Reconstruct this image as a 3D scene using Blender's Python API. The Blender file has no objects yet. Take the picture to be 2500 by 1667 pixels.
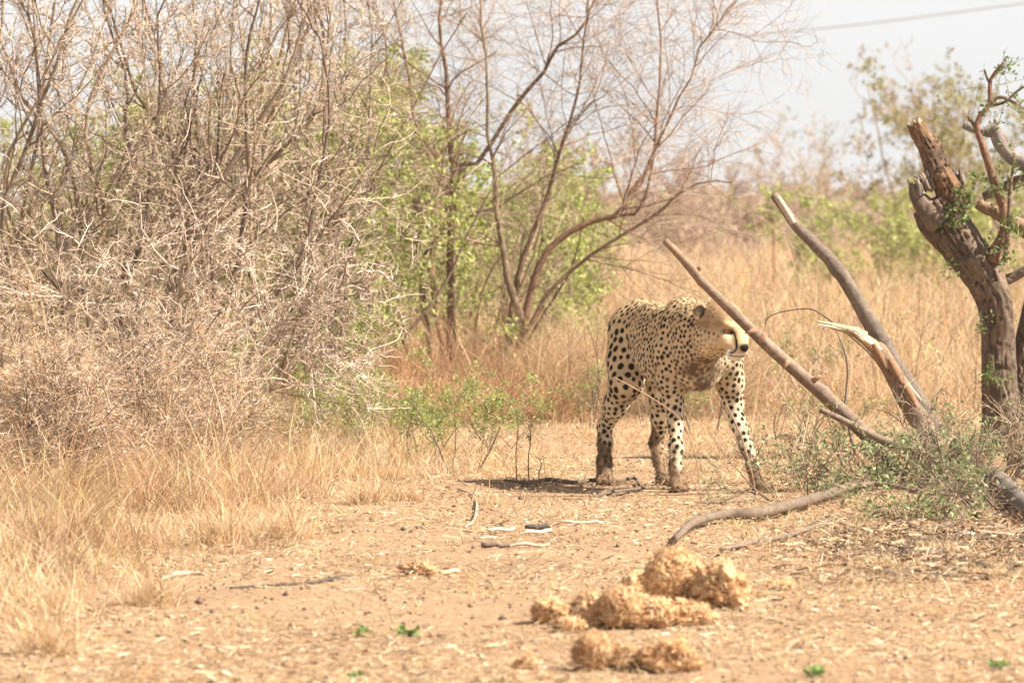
import bpy, math, random
import numpy as np
from mathutils import Vector, Matrix, kdtree

# ------------------------------------------------------------------ camera, sky, sun, exposure
SC = bpy.context.scene
COL = SC.collection
R = math.radians
CAM_H, FPX, HORIZON = 1.12, 13889.0, 520.0      # eye height (m), focal length in photo pixels, horizon row

cam_data = bpy.data.cameras.new('camera')
cam_data.lens, cam_data.sensor_width = 200.0, 36.0
cam_data.clip_start, cam_data.clip_end = 0.5, 6000.0
cam = bpy.data.objects.new('camera', cam_data)
COL.objects.link(cam)
cam.location = (0, 0, CAM_H)
cam.rotation_euler = (R(90) - math.atan((833.5 - HORIZON) / FPX), 0, 0)
cam_data.dof.use_dof = True
cam_data.dof.focus_distance = 22.9
cam_data.dof.aperture_fstop = 8.5
SC.camera = cam

SUN_EL, SUN_AZ = 46.0, 105.0      # azimuth from +Y (view direction) towards +X (picture right)
world = bpy.data.worlds.new('World')
SC.world = world
world.use_nodes = True
wn = world.node_tree
wn.nodes.clear()
sky = wn.nodes.new('ShaderNodeTexSky')
sky.sky_type = 'NISHITA'
sky.sun_disc = False
sky.sun_elevation = R(SUN_EL)
sky.sun_rotation = R(SUN_AZ)
sky.air_density, sky.dust_density, sky.ozone_density = 1.0, 0.6, 1.0
hsv = wn.nodes.new('ShaderNodeHueSaturation')
hsv.inputs['Saturation'].default_value = 0.05
bgn = wn.nodes.new('ShaderNodeBackground')
bgn.inputs['Strength'].default_value = 0.070
won = wn.nodes.new('ShaderNodeOutputWorld')
wn.links.new(sky.outputs[0], hsv.inputs['Color'])
tnt = wn.nodes.new('ShaderNodeMix')
tnt.data_type, tnt.blend_type = 'RGBA', 'MULTIPLY'
tnt.inputs['Factor'].default_value = 1.0
tnt.inputs['B'].default_value = (0.995, 0.995, 1.005, 1)
wn.links.new(hsv.outputs[0], tnt.inputs['A'])
wn.links.new(tnt.outputs['Result'], bgn.inputs['Color'])
wn.links.new(bgn.outputs[0], won.inputs['Surface'])

sun_data = bpy.data.lights.new('sun', 'SUN')
sun_data.energy, sun_data.angle, sun_data.color = 5.0, R(0.6), (1.0, 0.91, 0.79)
sun = bpy.data.objects.new('sun', sun_data)
COL.objects.link(sun)
_sd = Vector((math.sin(R(SUN_AZ)) * math.cos(R(SUN_EL)), math.cos(R(SUN_AZ)) * math.cos(R(SUN_EL)), math.sin(R(SUN_EL))))
sun.rotation_euler = _sd.to_track_quat('Z', 'Y').to_euler()

SC.view_settings.view_transform = 'Standard'
SC.view_settings.look = 'None'
SC.view_settings.exposure = 1.22
SC.view_settings.gamma = 1.0
SC.view_settings.use_curve_mapping = False
SC.render.engine = 'CYCLES'
SC.cycles.max_bounces = 6
SC.cycles.diffuse_bounces = 3
SC.cycles.glossy_bounces = 2
SC.cycles.transmission_bounces = 4
SC.cycles.transparent_max_bounces = 8
SC.cycles.volume_bounces = 0
SC.cycles.use_denoising = True

# ------------------------------------------------------------------ helpers
rng = np.random.default_rng(7)


def P(u, v, Y):
    """world point that stands at distance Y where the survey of the photograph puts column u, row v"""
    return np.array([(u - 1250.0) / FPX * Y, Y, CAM_H - (v - HORIZON) / FPX * Y])


def gdist(v):
    """distance of flat ground seen at row v"""
    return FPX * CAM_H / (v - HORIZON)


def new_obj(name, data, parent=None, label=None, cat=None, group=None, kind=None):
    o = bpy.data.objects.new(name, data)
    COL.objects.link(o)
    if parent is not None:
        o.parent = parent
    if label: o['label'] = label
    if cat: o['category'] = cat
    if group: o['group'] = group
    if kind: o['kind'] = kind
    return o


def thing(name, label, cat, loc=(0, 0, 0), group=None):
    o = new_obj(name, None, None, label, cat, group)
    o.empty_display_size = 0.1
    o.location = [float(c) for c in loc]
    return o


def mesh_np(name, verts, tris=None, quads=None, mat=None, col=None, smooth=False):
    """mesh from numpy arrays; col = per-vertex rgb stored as the attribute 'tint'"""
    verts = np.asarray(verts, np.float32)
    me = bpy.data.meshes.new(name)
    nt = 0 if tris is None else len(tris)
    nq = 0 if quads is None else len(quads)
    loops, starts, tot = [], [], 0
    if nt:
        loops.append(np.asarray(tris, np.int32).ravel())
        starts.append(np.arange(nt, dtype=np.int32) * 3)
        tot = nt * 3
    if nq:
        loops.append(np.asarray(quads, np.int32).ravel())
        starts.append(tot + np.arange(nq, dtype=np.int32) * 4)
        tot += nq * 4
    me.vertices.add(len(verts))
    me.vertices.foreach_set('co', verts.ravel())
    if tot:
        me.loops.add(tot)
        me.loops.foreach_set('vertex_index', np.concatenate(loops))
        me.polygons.add(nt + nq)
        me.polygons.foreach_set('loop_start', np.concatenate(starts))
        if smooth:
            me.polygons.foreach_set('use_smooth', np.ones(nt + nq, bool))
    if col is not None:
        a = me.attributes.new('tint', 'FLOAT_COLOR', 'POINT')
        c = np.ones((len(verts), 4), np.float32)
        c[:, :3] = col
        a.data.foreach_set('color', c.ravel())
    me.update(calc_edges=True)
    if mat is not None:
        me.materials.append(mat)
    return me


class Geo:
    """collects vertices, triangles, quads and tints of one mesh"""
    def __init__(self):
        self.v, self.t, self.q, self.c, self.n = [], [], [], [], 0

    def add(self, v, t=None, q=None, c=None):
        v = np.asarray(v, np.float32).reshape(-1, 3)
        if t is not None and len(t): self.t.append(np.asarray(t, np.int64).reshape(-1, 3) + self.n)
        if q is not None and len(q): self.q.append(np.asarray(q, np.int64).reshape(-1, 4) + self.n)
        cc = np.ones((len(v), 3), np.float32) * (np.asarray(c, np.float32) if c is not None else 0.5)
        self.v.append(v); self.c.append(cc); self.n += len(v)

    def mesh(self, name, mat, smooth=False):
        if not self.v:
            return None
        return mesh_np(name, np.concatenate(self.v), np.concatenate(self.t) if self.t else None,
                       np.concatenate(self.q) if self.q else None, mat, np.concatenate(self.c), smooth)

    def build(self, name, mat, parent=None, smooth=False, **kw):
        m = self.mesh(name, mat, smooth)
        return None if m is None else new_obj(name, m, parent, **kw)


def unit(a):
    a = np.asarray(a, float)
    return a / np.maximum(np.linalg.norm(a, axis=-1, keepdims=True), 1e-9)


def tubes(geo, pts, rad, sides=5, col=None, caps=False):
    """pts (N,K,3), rad (N,K): N tapered tubes added to geo. col (N,3) or (N,K,3)"""
    pts = np.asarray(pts, float)
    if pts.ndim == 2:
        pts = pts[None]; rad = np.asarray(rad)[None]
        if col is not None and np.ndim(col) >= 1: col = np.asarray(col)[None]
    N, K, _ = pts.shape
    if N == 0: return
    rad = np.broadcast_to(np.asarray(rad, float), (N, K))
    d = np.empty_like(pts)
    d[:, 1:-1] = pts[:, 2:] - pts[:, :-2]
    d[:, 0] = pts[:, 1] - pts[:, 0]
    d[:, -1] = pts[:, -1] - pts[:, -2]
    d = unit(d)
    ref = np.where(np.abs(d[:, :1, 2:3]) > 0.85, np.array([1.0, 0, 0]), np.array([0, 0, 1.0]))
    a = np.empty_like(pts)
    prev = np.broadcast_to(ref[:, 0], (N, 3))
    for k in range(K):                      # parallel transport of the frame
        w = prev - (prev * d[:, k]).sum(-1, keepdims=True) * d[:, k]
        prev = unit(w); a[:, k] = prev
    b = np.cross(d, a)
    th = np.arange(sides) * 2 * np.pi / sides
    ring = pts[:, :, None] + rad[:, :, None, None] * (np.cos(th)[None, None, :, None] * a[:, :, None] + np.sin(th)[None, None, :, None] * b[:, :, None])
    idx = np.arange(N * K * sides).reshape(N, K, sides)
    i0, i1 = idx[:, :-1], idx[:, 1:]
    q = np.stack([i0, np.roll(i0, -1, 2), np.roll(i1, -1, 2), i1], -1).reshape(-1, 4)
    t = None
    if caps and N == 1:
        t = [[idx[0, -1, 0], idx[0, -1, s], idx[0, -1, s + 1]] for s in range(1, sides - 1)]
        t += [[idx[0, 0, 0], idx[0, 0, s + 1], idx[0, 0, s]] for s in range(1, sides - 1)]
    c = None
    if col is not None:
        col = np.asarray(col, float)
        if col.ndim == 1: c = col
        else:
            if col.ndim == 2: col = col[:, None]
            c = np.broadcast_to(col[:, :, None], (N, K, sides, 3)).reshape(-1, 3)
    geo.add(ring.reshape(-1, 3), t, q, c)


def smooth_path(pts, n):
    """Catmull-Rom through pts (M,D) resampled to n"""
    p = np.asarray(pts, float)
    p = np.vstack([2 * p[0] - p[1], p, 2 * p[-1] - p[-2]])
    m = len(p) - 3
    t = np.linspace(0, m - 1e-6, n)
    i = t.astype(int); f = (t - i)[:, None]
    a, b, c, d = p[i], p[i + 1], p[i + 2], p[i + 3]
    return 0.5 * (2 * b + (c - a) * f + (2 * a - 5 * b + 4 * c - d) * f ** 2 + (3 * b - a - 3 * c + d) * f ** 3)


_perm = np.random.default_rng(3).random((64, 64, 64))


def vnoise(p, scale):
    """trilinear value noise in 0..1"""
    q = np.asarray(p, float) * scale + 1000.0
    i = np.floor(q).astype(int); f = q - i
    f = f * f * (3 - 2 * f); i &= 63; j = (i + 1) & 63
    r = 0
    for a in (0, 1):
        for b in (0, 1):
            for c in (0, 1):
                w = (f[..., 0] if a else 1 - f[..., 0]) * (f[..., 1] if b else 1 - f[..., 1]) * (f[..., 2] if c else 1 - f[..., 2])
                r = r + w * _perm[(j if a else i)[..., 0], (j if b else i)[..., 1], (j if c else i)[..., 2]]
    return r


# ------------------------------------------------------------------ materials
def mat_new(name):
    m = bpy.data.materials.new(name)
    m.use_nodes = True
    nt = m.node_tree
    b = nt.nodes['Principled BSDF']
    b.inputs['Specular IOR Level'].default_value = 0.25
    b.inputs['Roughness'].default_value = 0.85
    return m, nt, b


def mat_tint(name, noise=0.0, nscale=40.0, bump=0.0, rough=0.85, translucent=0.0, spec=0.2):
    """colour from the vertex attribute 'tint', varied by noise; optional leaf translucency"""
    m, nt, b = mat_new(name)
    b.inputs['Roughness'].default_value = rough
    b.inputs['Specular IOR Level'].default_value = spec
    at = nt.nodes.new('ShaderNodeAttribute'); at.attribute_name = 'tint'
    src = at.outputs['Color']
    if noise or bump:
        tc = nt.nodes.new('ShaderNodeTexCoord')
        nz = nt.nodes.new('ShaderNodeTexNoise')
        nz.inputs['Scale'].default_value = nscale; nz.inputs['Detail'].default_value = 5.0; nz.inputs['Roughness'].default_value = 0.65
        nt.links.new(tc.outputs['Object'], nz.inputs['Vector'])
        if noise:
            mr = nt.nodes.new('ShaderNodeMapRange')
            mr.inputs['From Min'].default_value, mr.inputs['From Max'].default_value = 0.3, 0.7
            mr.inputs['To Min'].default_value, mr.inputs['To Max'].default_value = 1 - noise, 1 + noise
            nt.links.new(nz.outputs['Fac'], mr.inputs['Value'])
            mx = nt.nodes.new('ShaderNodeVectorMath'); mx.operation = 'SCALE'
            nt.links.new(src, mx.inputs[0]); nt.links.new(mr.outputs[0], mx.inputs['Scale'])
            src = mx.outputs[0]
        if bump:
            bp = nt.nodes.new('ShaderNodeBump'); bp.inputs['Strength'].default_value = 1.0; bp.inputs['Distance'].default_value = bump
            nt.links.new(nz.outputs['Fac'], bp.inputs['Height']); nt.links.new(bp.outputs[0], b.inputs['Normal'])
    nt.links.new(src, b.inputs['Base Color'])
    if translucent:
        tr = nt.nodes.new('ShaderNodeBsdfTranslucent')
        ms = nt.nodes.new('ShaderNodeMixShader'); ms.inputs[0].default_value = translucent
        nt.links.new(src, tr.inputs['Color'])
        nt.links.new(b.outputs[0], ms.inputs[1]); nt.links.new(tr.outputs[0], ms.inputs[2])
        nt.links.new(ms.outputs[0], nt.nodes['Material Output'].inputs['Surface'])
    return m


M_grass = mat_tint('dry_grass', translucent=0.35)
M_leaf = mat_tint('leaf', translucent=0.4, rough=0.6)
M_twig = mat_tint('twig_bark', noise=0.25, nscale=60.0)
M_bark = mat_tint('bark', noise=0.35, nscale=45.0, bump=0.004)
M_wood = mat_tint('bare_wood', noise=0.2, nscale=70.0, bump=0.002)
# ------------------------------------------------------------------ ground
def gz(x, y):
    """height of the ground"""
    x = np.asarray(x, float); y = np.asarray(y, float)
    p = np.stack([x, y, 0 * x], -1)
    z = 0.05 * (vnoise(p, 0.35) - 0.5) + 0.022 * (vnoise(p + 7, 1.6) - 0.5) + 0.010 * (vnoise(p + 3, 6.0) - 0.5)
    flat = np.exp(-(((x - 0.68) / 0.9) ** 2 + ((y - 23.0) / 1.6) ** 2))
    z = z * (1 - 0.9 * flat)
    z = z + 0.05 * np.exp(-(((x - 1.65) / 0.45) ** 2 + ((y - 22.6) / 0.8) ** 2))       # heap of soil under the cut branches
    z = z + 0.06 * np.exp(-(((x + 1.9) / 0.9) ** 2 + ((y - 26.0) / 3.0) ** 2))         # under the thorn bushes
    far = np.clip((y - 40) / 60, 0, 1)
    return z * (1 - far) + far * 0.5 * (vnoise(p + 11, 0.02) - 0.5)


def build_ground():
    ys = np.concatenate([np.linspace(-15, 11.5, 12), np.arange(12, 30, 0.10), np.arange(30, 46, 0.4), np.geomspace(46, 5000, 36)])
    xs = np.concatenate([-np.geomspace(3000, 4.0, 30), np.arange(-3.9, 3.95, 0.10), np.geomspace(4.0, 3000, 30)])
    X, Y = np.meshgrid(xs, ys, indexing='ij')
    Z = gz(X, Y)
    v = np.stack([X, Y, Z], -1).reshape(-1, 3)
    i = np.arange(len(v)).reshape(len(xs), len(ys))
    q = np.stack([i[:-1, :-1], i[1:, :-1], i[1:, 1:], i[:-1, 1:]], -1).reshape(-1, 4)
    m, nt, b = mat_new('dry_soil')
    b.inputs['Roughness'].default_value = 0.95
    b.inputs['Specular IOR Level'].default_value = 0.1
    tc = nt.nodes.new('ShaderNodeTexCoord')

    def noise(scale, detail=6.0, rough=0.6):
        n = nt.nodes.new('ShaderNodeTexNoise')
        n.inputs['Scale'].default_value, n.inputs['Detail'].default_value, n.inputs['Roughness'].default_value = scale, detail, rough
        nt.links.new(tc.outputs['Object'], n.inputs['Vector'])
        return n.outputs['Fac']

    def ramp(src, stops):
        r = nt.nodes.new('ShaderNodeValToRGB')
        while len(r.color_ramp.elements) < len(stops): r.color_ramp.elements.new(0.5)
        for e, (p, c) in zip(r.color_ramp.elements, stops): e.position, e.color = p, (*c, 1)
        nt.links.new(src, r.inputs[0])
        return r.outputs[0]

    def mix(fac, a, bb):
        x = nt.nodes.new('ShaderNodeMix'); x.data_type = 'RGBA'
        nt.links.new(fac, x.inputs['Factor']); nt.links.new(a, x.inputs['A']); nt.links.new(bb, x.inputs['B'])
        return x.outputs['Result']
    soil = ramp(noise(1.3), [(0.30, (0.27, 0.165, 0.095)), (0.5, (0.40, 0.26, 0.155)), (0.72, (0.47, 0.325, 0.20))])
    fine = ramp(noise(38.0, 8.0, 0.72), [(0.36, (0.12, 0.075, 0.048)), (0.48, (0.36, 0.235, 0.14)), (0.62, (0.52, 0.375, 0.235))])
    f1 = nt.nodes.new('ShaderNodeValue'); f1.outputs[0].default_value = 0.55
    c = mix(f1.outputs[0], soil, fine)
    dk = ramp(noise(5.5, 7.0, 0.7), [(0.58, (0, 0, 0)), (0.70, (0.75, 0.75, 0.75))])
    dirt = nt.nodes.new('ShaderNodeRGB'); dirt.outputs[0].default_value = (0.115, 0.08, 0.06, 1)
    c = mix(dk, c, dirt.outputs[0])
    nt.links.new(c, b.inputs['Base Color'])
    bp = nt.nodes.new('ShaderNodeBump'); bp.inputs['Distance'].default_value = 0.02; bp.inputs['Strength'].default_value = 0.9
    nt.links.new(noise(30.0, 8.0, 0.7), bp.inputs['Height'])
    nt.links.new(bp.outputs[0], b.inputs['Normal'])
    new_obj('ground', mesh_np('ground', v, None, q, m, smooth=True), kind='structure',
            label='bare trampled sandy soil strewn with dry straw', cat='ground')


build_ground()


# ------------------------------------------------------------------ grass and litter
def pick(r, cols, n, jit=0.12):
    c = np.asarray(cols, float)[r.integers(0, len(cols), n)]
    return c * r.uniform(1 - jit, 1 + jit, (n, 1))


CL = {}


def blades(geo, base, height, width, col, r, bend=0.5, lean=0.35, wind=(0.0, 0.0), seg=3):
    """grass blades: flat tapered ribbons that bend over; base (n,3)"""
    n = len(base)
    if CL and len(CL['h']) == n:              # the character of each clump: height, lean, tone
        height = height * CL['h']; wind = (wind[0] + CL['w'][:, 0], wind[1] + CL['w'][:, 1]); col = col * CL['c']
        CL.clear()
    az = r.uniform(0, 2 * np.pi, n)
    ln = np.abs(r.normal(0, lean, n))
    d0 = unit(np.stack([np.cos(az) * ln + wind[0], np.sin(az) * ln + wind[1], np.ones(n)], -1))
    bd = np.abs(r.normal(bend, bend * 0.5, n))[:, None]
    hz = unit(np.stack([np.cos(az) + wind[0] * 2, np.sin(az) + wind[1] * 2, np.zeros(n)], -1))
    ts = np.linspace(0, 1, seg + 1)
    L = height[:, None]
    pts = []
    for t in ts:
        pts.append(base + d0 * (L * t) + hz * (L * bd * t * t * 0.7) - np.array([0, 0, 1.0]) * (L * bd * t ** 2.5 * 0.45))
    pts = np.stack(pts, 1)
    pts[..., 2] = np.maximum(pts[..., 2], base[:, None, 2] + 0.004 * ts)
    # width direction: random about the blade
    wa = r.uniform(0, 2 * np.pi, n)
    sd = np.stack([np.cos(wa), np.sin(wa), 0 * wa], -1)
    prof = np.array([1.0, 0.9, 0.6, 0.0]) if seg == 3 else np.array([1.0, 0.8, 0.0])
    off = sd[:, None] * (width[:, None, None] * 0.5) * prof[None, :, None]
    A = pts - off; Bv = pts + off
    K = seg + 1
    v = np.concatenate([A[:, :-1], Bv[:, :-1], pts[:, -1:]], 1)       # seg + seg + 1
    m = 2 * seg + 1
    o = (np.arange(n) * m)[:, None]
    q = np.concatenate([np.stack([o + k, o + seg + k, o + seg + k + 1, o + k + 1], -1).reshape(-1, 4) for k in range(seg - 1)]) if seg > 1 else None
    t = np.stack([o[:, 0] + seg - 1, o[:, 0] + 2 * seg - 1, o[:, 0] + 2 * seg], -1)
    geo.add(v.reshape(-1, 3), t, q, np.repeat(col, m, 0))


GOLD = [(0.62, 0.43, 0.24), (0.69, 0.515, 0.32), (0.52, 0.34, 0.185), (0.75, 0.595, 0.405), (0.42, 0.26, 0.14)]
RUST = [(0.53, 0.335, 0.19), (0.62, 0.42, 0.25), (0.42, 0.25, 0.135), (0.70, 0.51, 0.32), (0.29, 0.17, 0.095)]
STRAW = [(0.68, 0.52, 0.32), (0.76, 0.63, 0.43), (0.56, 0.37, 0.20), (0.46, 0.28, 0.15), (0.62, 0.44, 0.25)]


def patch_mask(x, y, scale, thr, seed=0.0):
    return vnoise(np.stack([x, y, 0 * x + seed], -1), scale) > thr


def field(u0, u1, y0, y1, n, r, clump=None):
    """n random ground points between two picture columns at distances y0..y1; optional clumping"""
    y = r.uniform(y0, y1, n) if clump is None else None
    if clump is None:
        u = r.uniform(u0, u1, n)
        x = (u - 1250) / FPX * y
    else:
        k, s = clump
        cy = r.uniform(y0, y1, k); cx = (r.uniform(u0, u1, k) - 1250) / FPX * cy
        i = r.integers(0, k, n)
        sp = s * r.uniform(0.4, 1.6, k)
        x = cx[i] + r.normal(0, 1, n) * sp[i]; y = cy[i] + r.normal(0, 1, n) * sp[i]
        CL['h'] = np.clip(r.lognormal(-0.12, 0.42, k), 0.3, 1.7)[i]
        a = r.uniform(0, 2 * np.pi, k); m = np.abs(r.normal(0, 0.35, k))
        CL['w'] = np.stack([np.cos(a) * m, np.sin(a) * m], -1)[i]
        CL['c'] = (r.uniform(0.72, 1.15, (k, 1)) * np.array([1, 1, 1]) * (1 + r.normal(0, 0.05, (k, 3))))[i]
    return np.stack([x, y, gz(x, y)], -1)


def build_grass():
    r = np.random.default_rng(21)
    # long pale grass beyond the cheetah
    g = Geo()
    for (u0, u1, y0, y1, n, h0, h1, w, cols, k, s) in (
            (1330, 2600, 31.0, 38.0, 15000, 0.20, 0.52, 0.0040, GOLD, 260, 0.10),
            (1250, 2650, 38.0, 50.0, 15000, 0.35, 0.72, 0.0055, GOLD, 420, 0.14),
            (1150, 2750, 50.0, 75.0, 9000, 0.45, 0.85, 0.0085, GOLD, 400, 0.22),
            (1050, 2900, 75.0, 140.0, 6000, 0.5, 0.9, 0.018, GOLD, 500, 0.5),
            (-500, 1050, 45.0, 120.0, 5000, 0.5, 0.9, 0.016, GOLD, 400, 0.5)):
        b = field(u0, u1, y0, y1, n, r, (k, s))
        blades(g, b, r.uniform(h0, h1, n), r.uniform(0.6, 1.3, n) * w, pick(r, cols, n), r, bend=0.6, lean=0.42, seg=2)
    g.build('tall_grass', M_grass, kind='stuff', label='tall pale golden dry grass standing behind the cheetah', cat='grass')
    # reddish flattened grass below the leafless tree
    g = Geo()
    for (u0, u1, y0, y1, n, h0, h1, cols, k, s, bend) in (
            (880, 1520, 29.5, 33.5, 15000, 0.22, 0.45, RUST, 75, 0.11, 1.1),
            (600, 1500, 33.0, 38.0, 9000, 0.35, 0.65, RUST + GOLD[:2], 90, 0.13, 0.7),
            (1330, 1800, 30.5, 34.5, 7000, 0.25, 0.50, RUST[:2] + GOLD, 60, 0.12, 0.9)):
        b = field(u0, u1, y0, y1, n, r, (k, s))
        blades(g, b, r.uniform(h0, h1, n), r.uniform(0.6, 1.3, n) * 0.0042, pick(r, cols, n), r, bend=bend, lean=0.5, wind=(0.25, -0.25), seg=2)
    g.build('rust_grass', M_grass, kind='stuff', label='matted reddish dry grass heaped below the leafless tree', cat='grass')
    # grass under and before the thorn bushes
    g = Geo()
    for (u0, u1, y0, y1, n, h0, h1, cols, k, s) in (
            (-250, 240, 18.6, 22.0, 3800, 0.10, 0.34, GOLD + RUST[:2], 90, 0.05),
            (-250, 600, 21.0, 24.5, 7000, 0.12, 0.40, RUST + GOLD + STRAW[:2], 170, 0.06),
            (-250, 800, 24.5, 28.5, 8000, 0.14, 0.42, RUST + GOLD[:3], 150, 0.09),
            (420, 780, 21.6, 24.0, 4200, 0.06, 0.24, GOLD + STRAW[:2], 70, 0.045),
            (620, 1080, 23.4, 26.5, 6000, 0.08, 0.26, GOLD + STRAW[:2], 80, 0.07),
            (-150, 200, 15.2, 18.6, 2200, 0.04, 0.20, GOLD + STRAW[:2], 60, 0.05),
            (200, 760, 18.6, 21.8, 2600, 0.02, 0.12, GOLD + STRAW, 150, 0.05),
            (-100, 330, 17.6, 19.6, 2600, 0.06, 0.22, GOLD, 40, 0.06)):
        b = field(u0, u1, y0, y1, n, r, (k, s))
        blades(g, b, r.uniform(h0, h1, n) * r.uniform(0.7, 1.1, n), r.uniform(0.6, 1.3, n) * 0.0034, pick(r, cols, n), r, bend=0.6, lean=0.5, seg=2 if y0 > 21 else 3)
    g.build('bush_grass', M_grass, kind='stuff', label='dense golden dry grass growing under the thorn bushes', cat='grass')
    # trampled short grass
    g = Geo()
    for (u0, u1, y0, y1, n, k, s, h0, h1) in (
            (900, 2050, 23.6, 31.0, 10500, 330, 0.10, 0.03, 0.12),
            (100, 2600, 13.2, 23.5, 6000, 330, 0.05, 0.015, 0.06),
            (1850, 2600, 16.5, 21.5, 4000, 150, 0.06, 0.02, 0.09),
            (1950, 2600, 24.0, 31.0, 6000, 120, 0.12, 0.06, 0.25)):
        b = field(u0, u1, y0, y1, n, r, (k, s))
        blades(g, b, r.uniform(h0, h1, n), r.uniform(0.7, 1.3, n) * 0.0032, pick(r, STRAW + GOLD, n), r, bend=1.0, lean=0.9, seg=2)
    g.build('stubble', M_grass, kind='stuff', label='short trampled straw coloured stubble on the bare soil', cat='stubble')
    # litter lying flat
    g = Geo()
    n = 140000
    y = 13.0 + (r.random(n) ** 1.25) * 19.0
    x = (r.uniform(-150, 2650, n) - 1250) / FPX * y
    dens = 0.03 + vnoise(np.stack([x, y, 0 * x], -1), 1.7) * 0.6 + vnoise(np.stack([x, y, 0 * x + 4], -1), 5.0) * 0.4
    k = dens + r.normal(0, 0.12, n) > 0.46
    x, y = x[k], y[k]; n = len(x)
    L = r.gamma(1.4, 0.011, n) + 0.005
    w = r.uniform(0.0012, 0.0038, n)
    az = r.uniform(0, np.pi, n)
    d = np.stack([np.cos(az), np.sin(az), r.normal(0, 0.22, n)], -1)
    s = np.stack([-np.sin(az), np.cos(az), r.normal(0, 0.8, n)], -1)
    c = np.stack([x, y, gz(x, y) + 0.004 + r.random(n) ** 3 * 0.022], -1)
    a = d * L[:, None] * 0.5; b = s * w[:, None] * 0.5
    v = np.stack([c - a - b, c + a - b * 0.6, c + a + b * 0.6, c - a + b], 1)
    v[..., 2] = np.maximum(v[..., 2], gz(v[..., 0], v[..., 1]) + 0.0015)
    g.add(v.reshape(-1, 3), None, np.arange(n * 4).reshape(-1, 4), np.repeat(pick(r, STRAW + [(0.30, 0.19, 0.11), (0.80, 0.70, 0.54), (0.14, 0.10, 0.075)], n, 0.25), 4, 0))
    g.build('straw_litter', M_grass, kind='stuff', label='loose chopped straw and bark litter scattered over the soil', cat='litter')
    # dark bark crumbs under the cut branches, also standing in for shade there
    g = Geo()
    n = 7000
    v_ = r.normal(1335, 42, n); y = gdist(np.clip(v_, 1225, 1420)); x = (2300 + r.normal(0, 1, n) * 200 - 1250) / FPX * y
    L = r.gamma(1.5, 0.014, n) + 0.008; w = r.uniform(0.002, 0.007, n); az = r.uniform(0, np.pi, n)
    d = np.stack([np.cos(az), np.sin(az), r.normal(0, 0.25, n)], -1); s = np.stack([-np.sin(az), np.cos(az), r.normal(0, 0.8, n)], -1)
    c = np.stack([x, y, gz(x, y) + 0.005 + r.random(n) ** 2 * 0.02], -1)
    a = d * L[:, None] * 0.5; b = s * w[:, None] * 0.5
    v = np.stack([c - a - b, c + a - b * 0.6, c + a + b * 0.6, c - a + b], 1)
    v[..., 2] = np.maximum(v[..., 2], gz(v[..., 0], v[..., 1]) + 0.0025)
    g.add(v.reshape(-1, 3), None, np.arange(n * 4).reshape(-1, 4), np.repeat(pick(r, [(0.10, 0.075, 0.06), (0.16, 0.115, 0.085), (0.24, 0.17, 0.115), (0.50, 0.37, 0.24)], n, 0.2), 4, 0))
    g.build('bark_shade_litter', M_twig, kind='stuff', label='dark bark crumbs and leaf litter, also standing in for shade, on the soil before the brush pile', cat='litter')
    # crumbs of soil
    g = Geo()
    n = 11000
    y = 13.0 + r.random(n) * 13.0
    x = (r.uniform(-150, 2650, n) - 1250) / FPX * y
    rad = r.gamma(1.6, 0.0014, n) + 0.0012
    oc = np.array([[1, 0, 0], [-1, 0, 0], [0, 1, 0], [0, -1, 0], [0, 0, 1], [0, 0, -1]], float)
    of = np.array([[0, 2, 4], [2, 1, 4], [1, 3, 4], [3, 0, 4], [2, 0, 5], [1, 2, 5], [3, 1, 5], [0, 3, 5]])
    v = np.stack([x, y, gz(x, y) + rad * 0.3], -1)[:, None] + oc[None] * rad[:, None, None] * r.uniform(0.6, 1.3, (n, 6, 1))
    t = (np.arange(n) * 6)[:, None, None] + of[None]
    g.add(v.reshape(-1, 3), t.reshape(-1, 3), None, np.repeat(pick(r, [(0.30, 0.19, 0.12), (0.42, 0.28, 0.17), (0.17, 0.11, 0.075), (0.09, 0.065, 0.05)], n, 0.2), 6, 0))
    g.build('soil_crumbs', M_twig, kind='stuff', label='small crumbs of brown soil scattered over the bare ground', cat='soil')


build_grass()
# ------------------------------------------------------------------ shrubs and trees
def grow(pp, pr, n, r, K, length, ang, wig, bias=(0, 0, 0.15), t0=0.2, rfac=0.6, rmin=0.0012, zig=0.0, tip=0.35):
    """n children on parents pp (N,K0,3), pr (N,K0)"""
    N, K0, _ = pp.shape
    plen = np.linalg.norm(np.diff(pp, axis=1), axis=-1).sum(1)
    i = r.choice(N, n, p=plen / plen.sum())
    t = r.uniform(t0, 0.98, n) * (K0 - 1)
    k = np.minimum(t.astype(int), K0 - 2); f = (t - k)[:, None]
    p0 = pp[i, k] * (1 - f) + pp[i, k + 1] * f
    r0 = pr[i, k] * (1 - f[:, 0]) + pr[i, k + 1] * f[:, 0]
    d = unit(pp[i, k + 1] - pp[i, k])
    a = r.uniform(ang[0], ang[1], n)[:, None]
    side = unit(np.cross(d, r.normal(size=(n, 3))))
    d = unit(d * np.cos(a) + side * np.sin(a))
    L = r.uniform(length[0], length[1], n) * (1.05 - 0.5 * t / (K0 - 1))
    st = (L / (K - 1))[:, None]
    out = np.empty((n, K, 3)); out[:, 0] = p0
    zs = unit(np.cross(d, r.normal(size=(n, 3)))) * zig
    for j in range(1, K):
        d = unit(d + r.normal(0, wig, (n, 3)) + np.asarray(bias) + zs * (1 if j % 2 else -1))
        out[:, j] = out[:, j - 1] + d * st
    out[..., 2] = np.maximum(out[..., 2], 0.012)
    rr = np.maximum(r0 * rfac * r.uniform(0.6, 1.0, n), rmin)
    return out, rr[:, None] * np.linspace(1, tip, K)[None]


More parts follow.
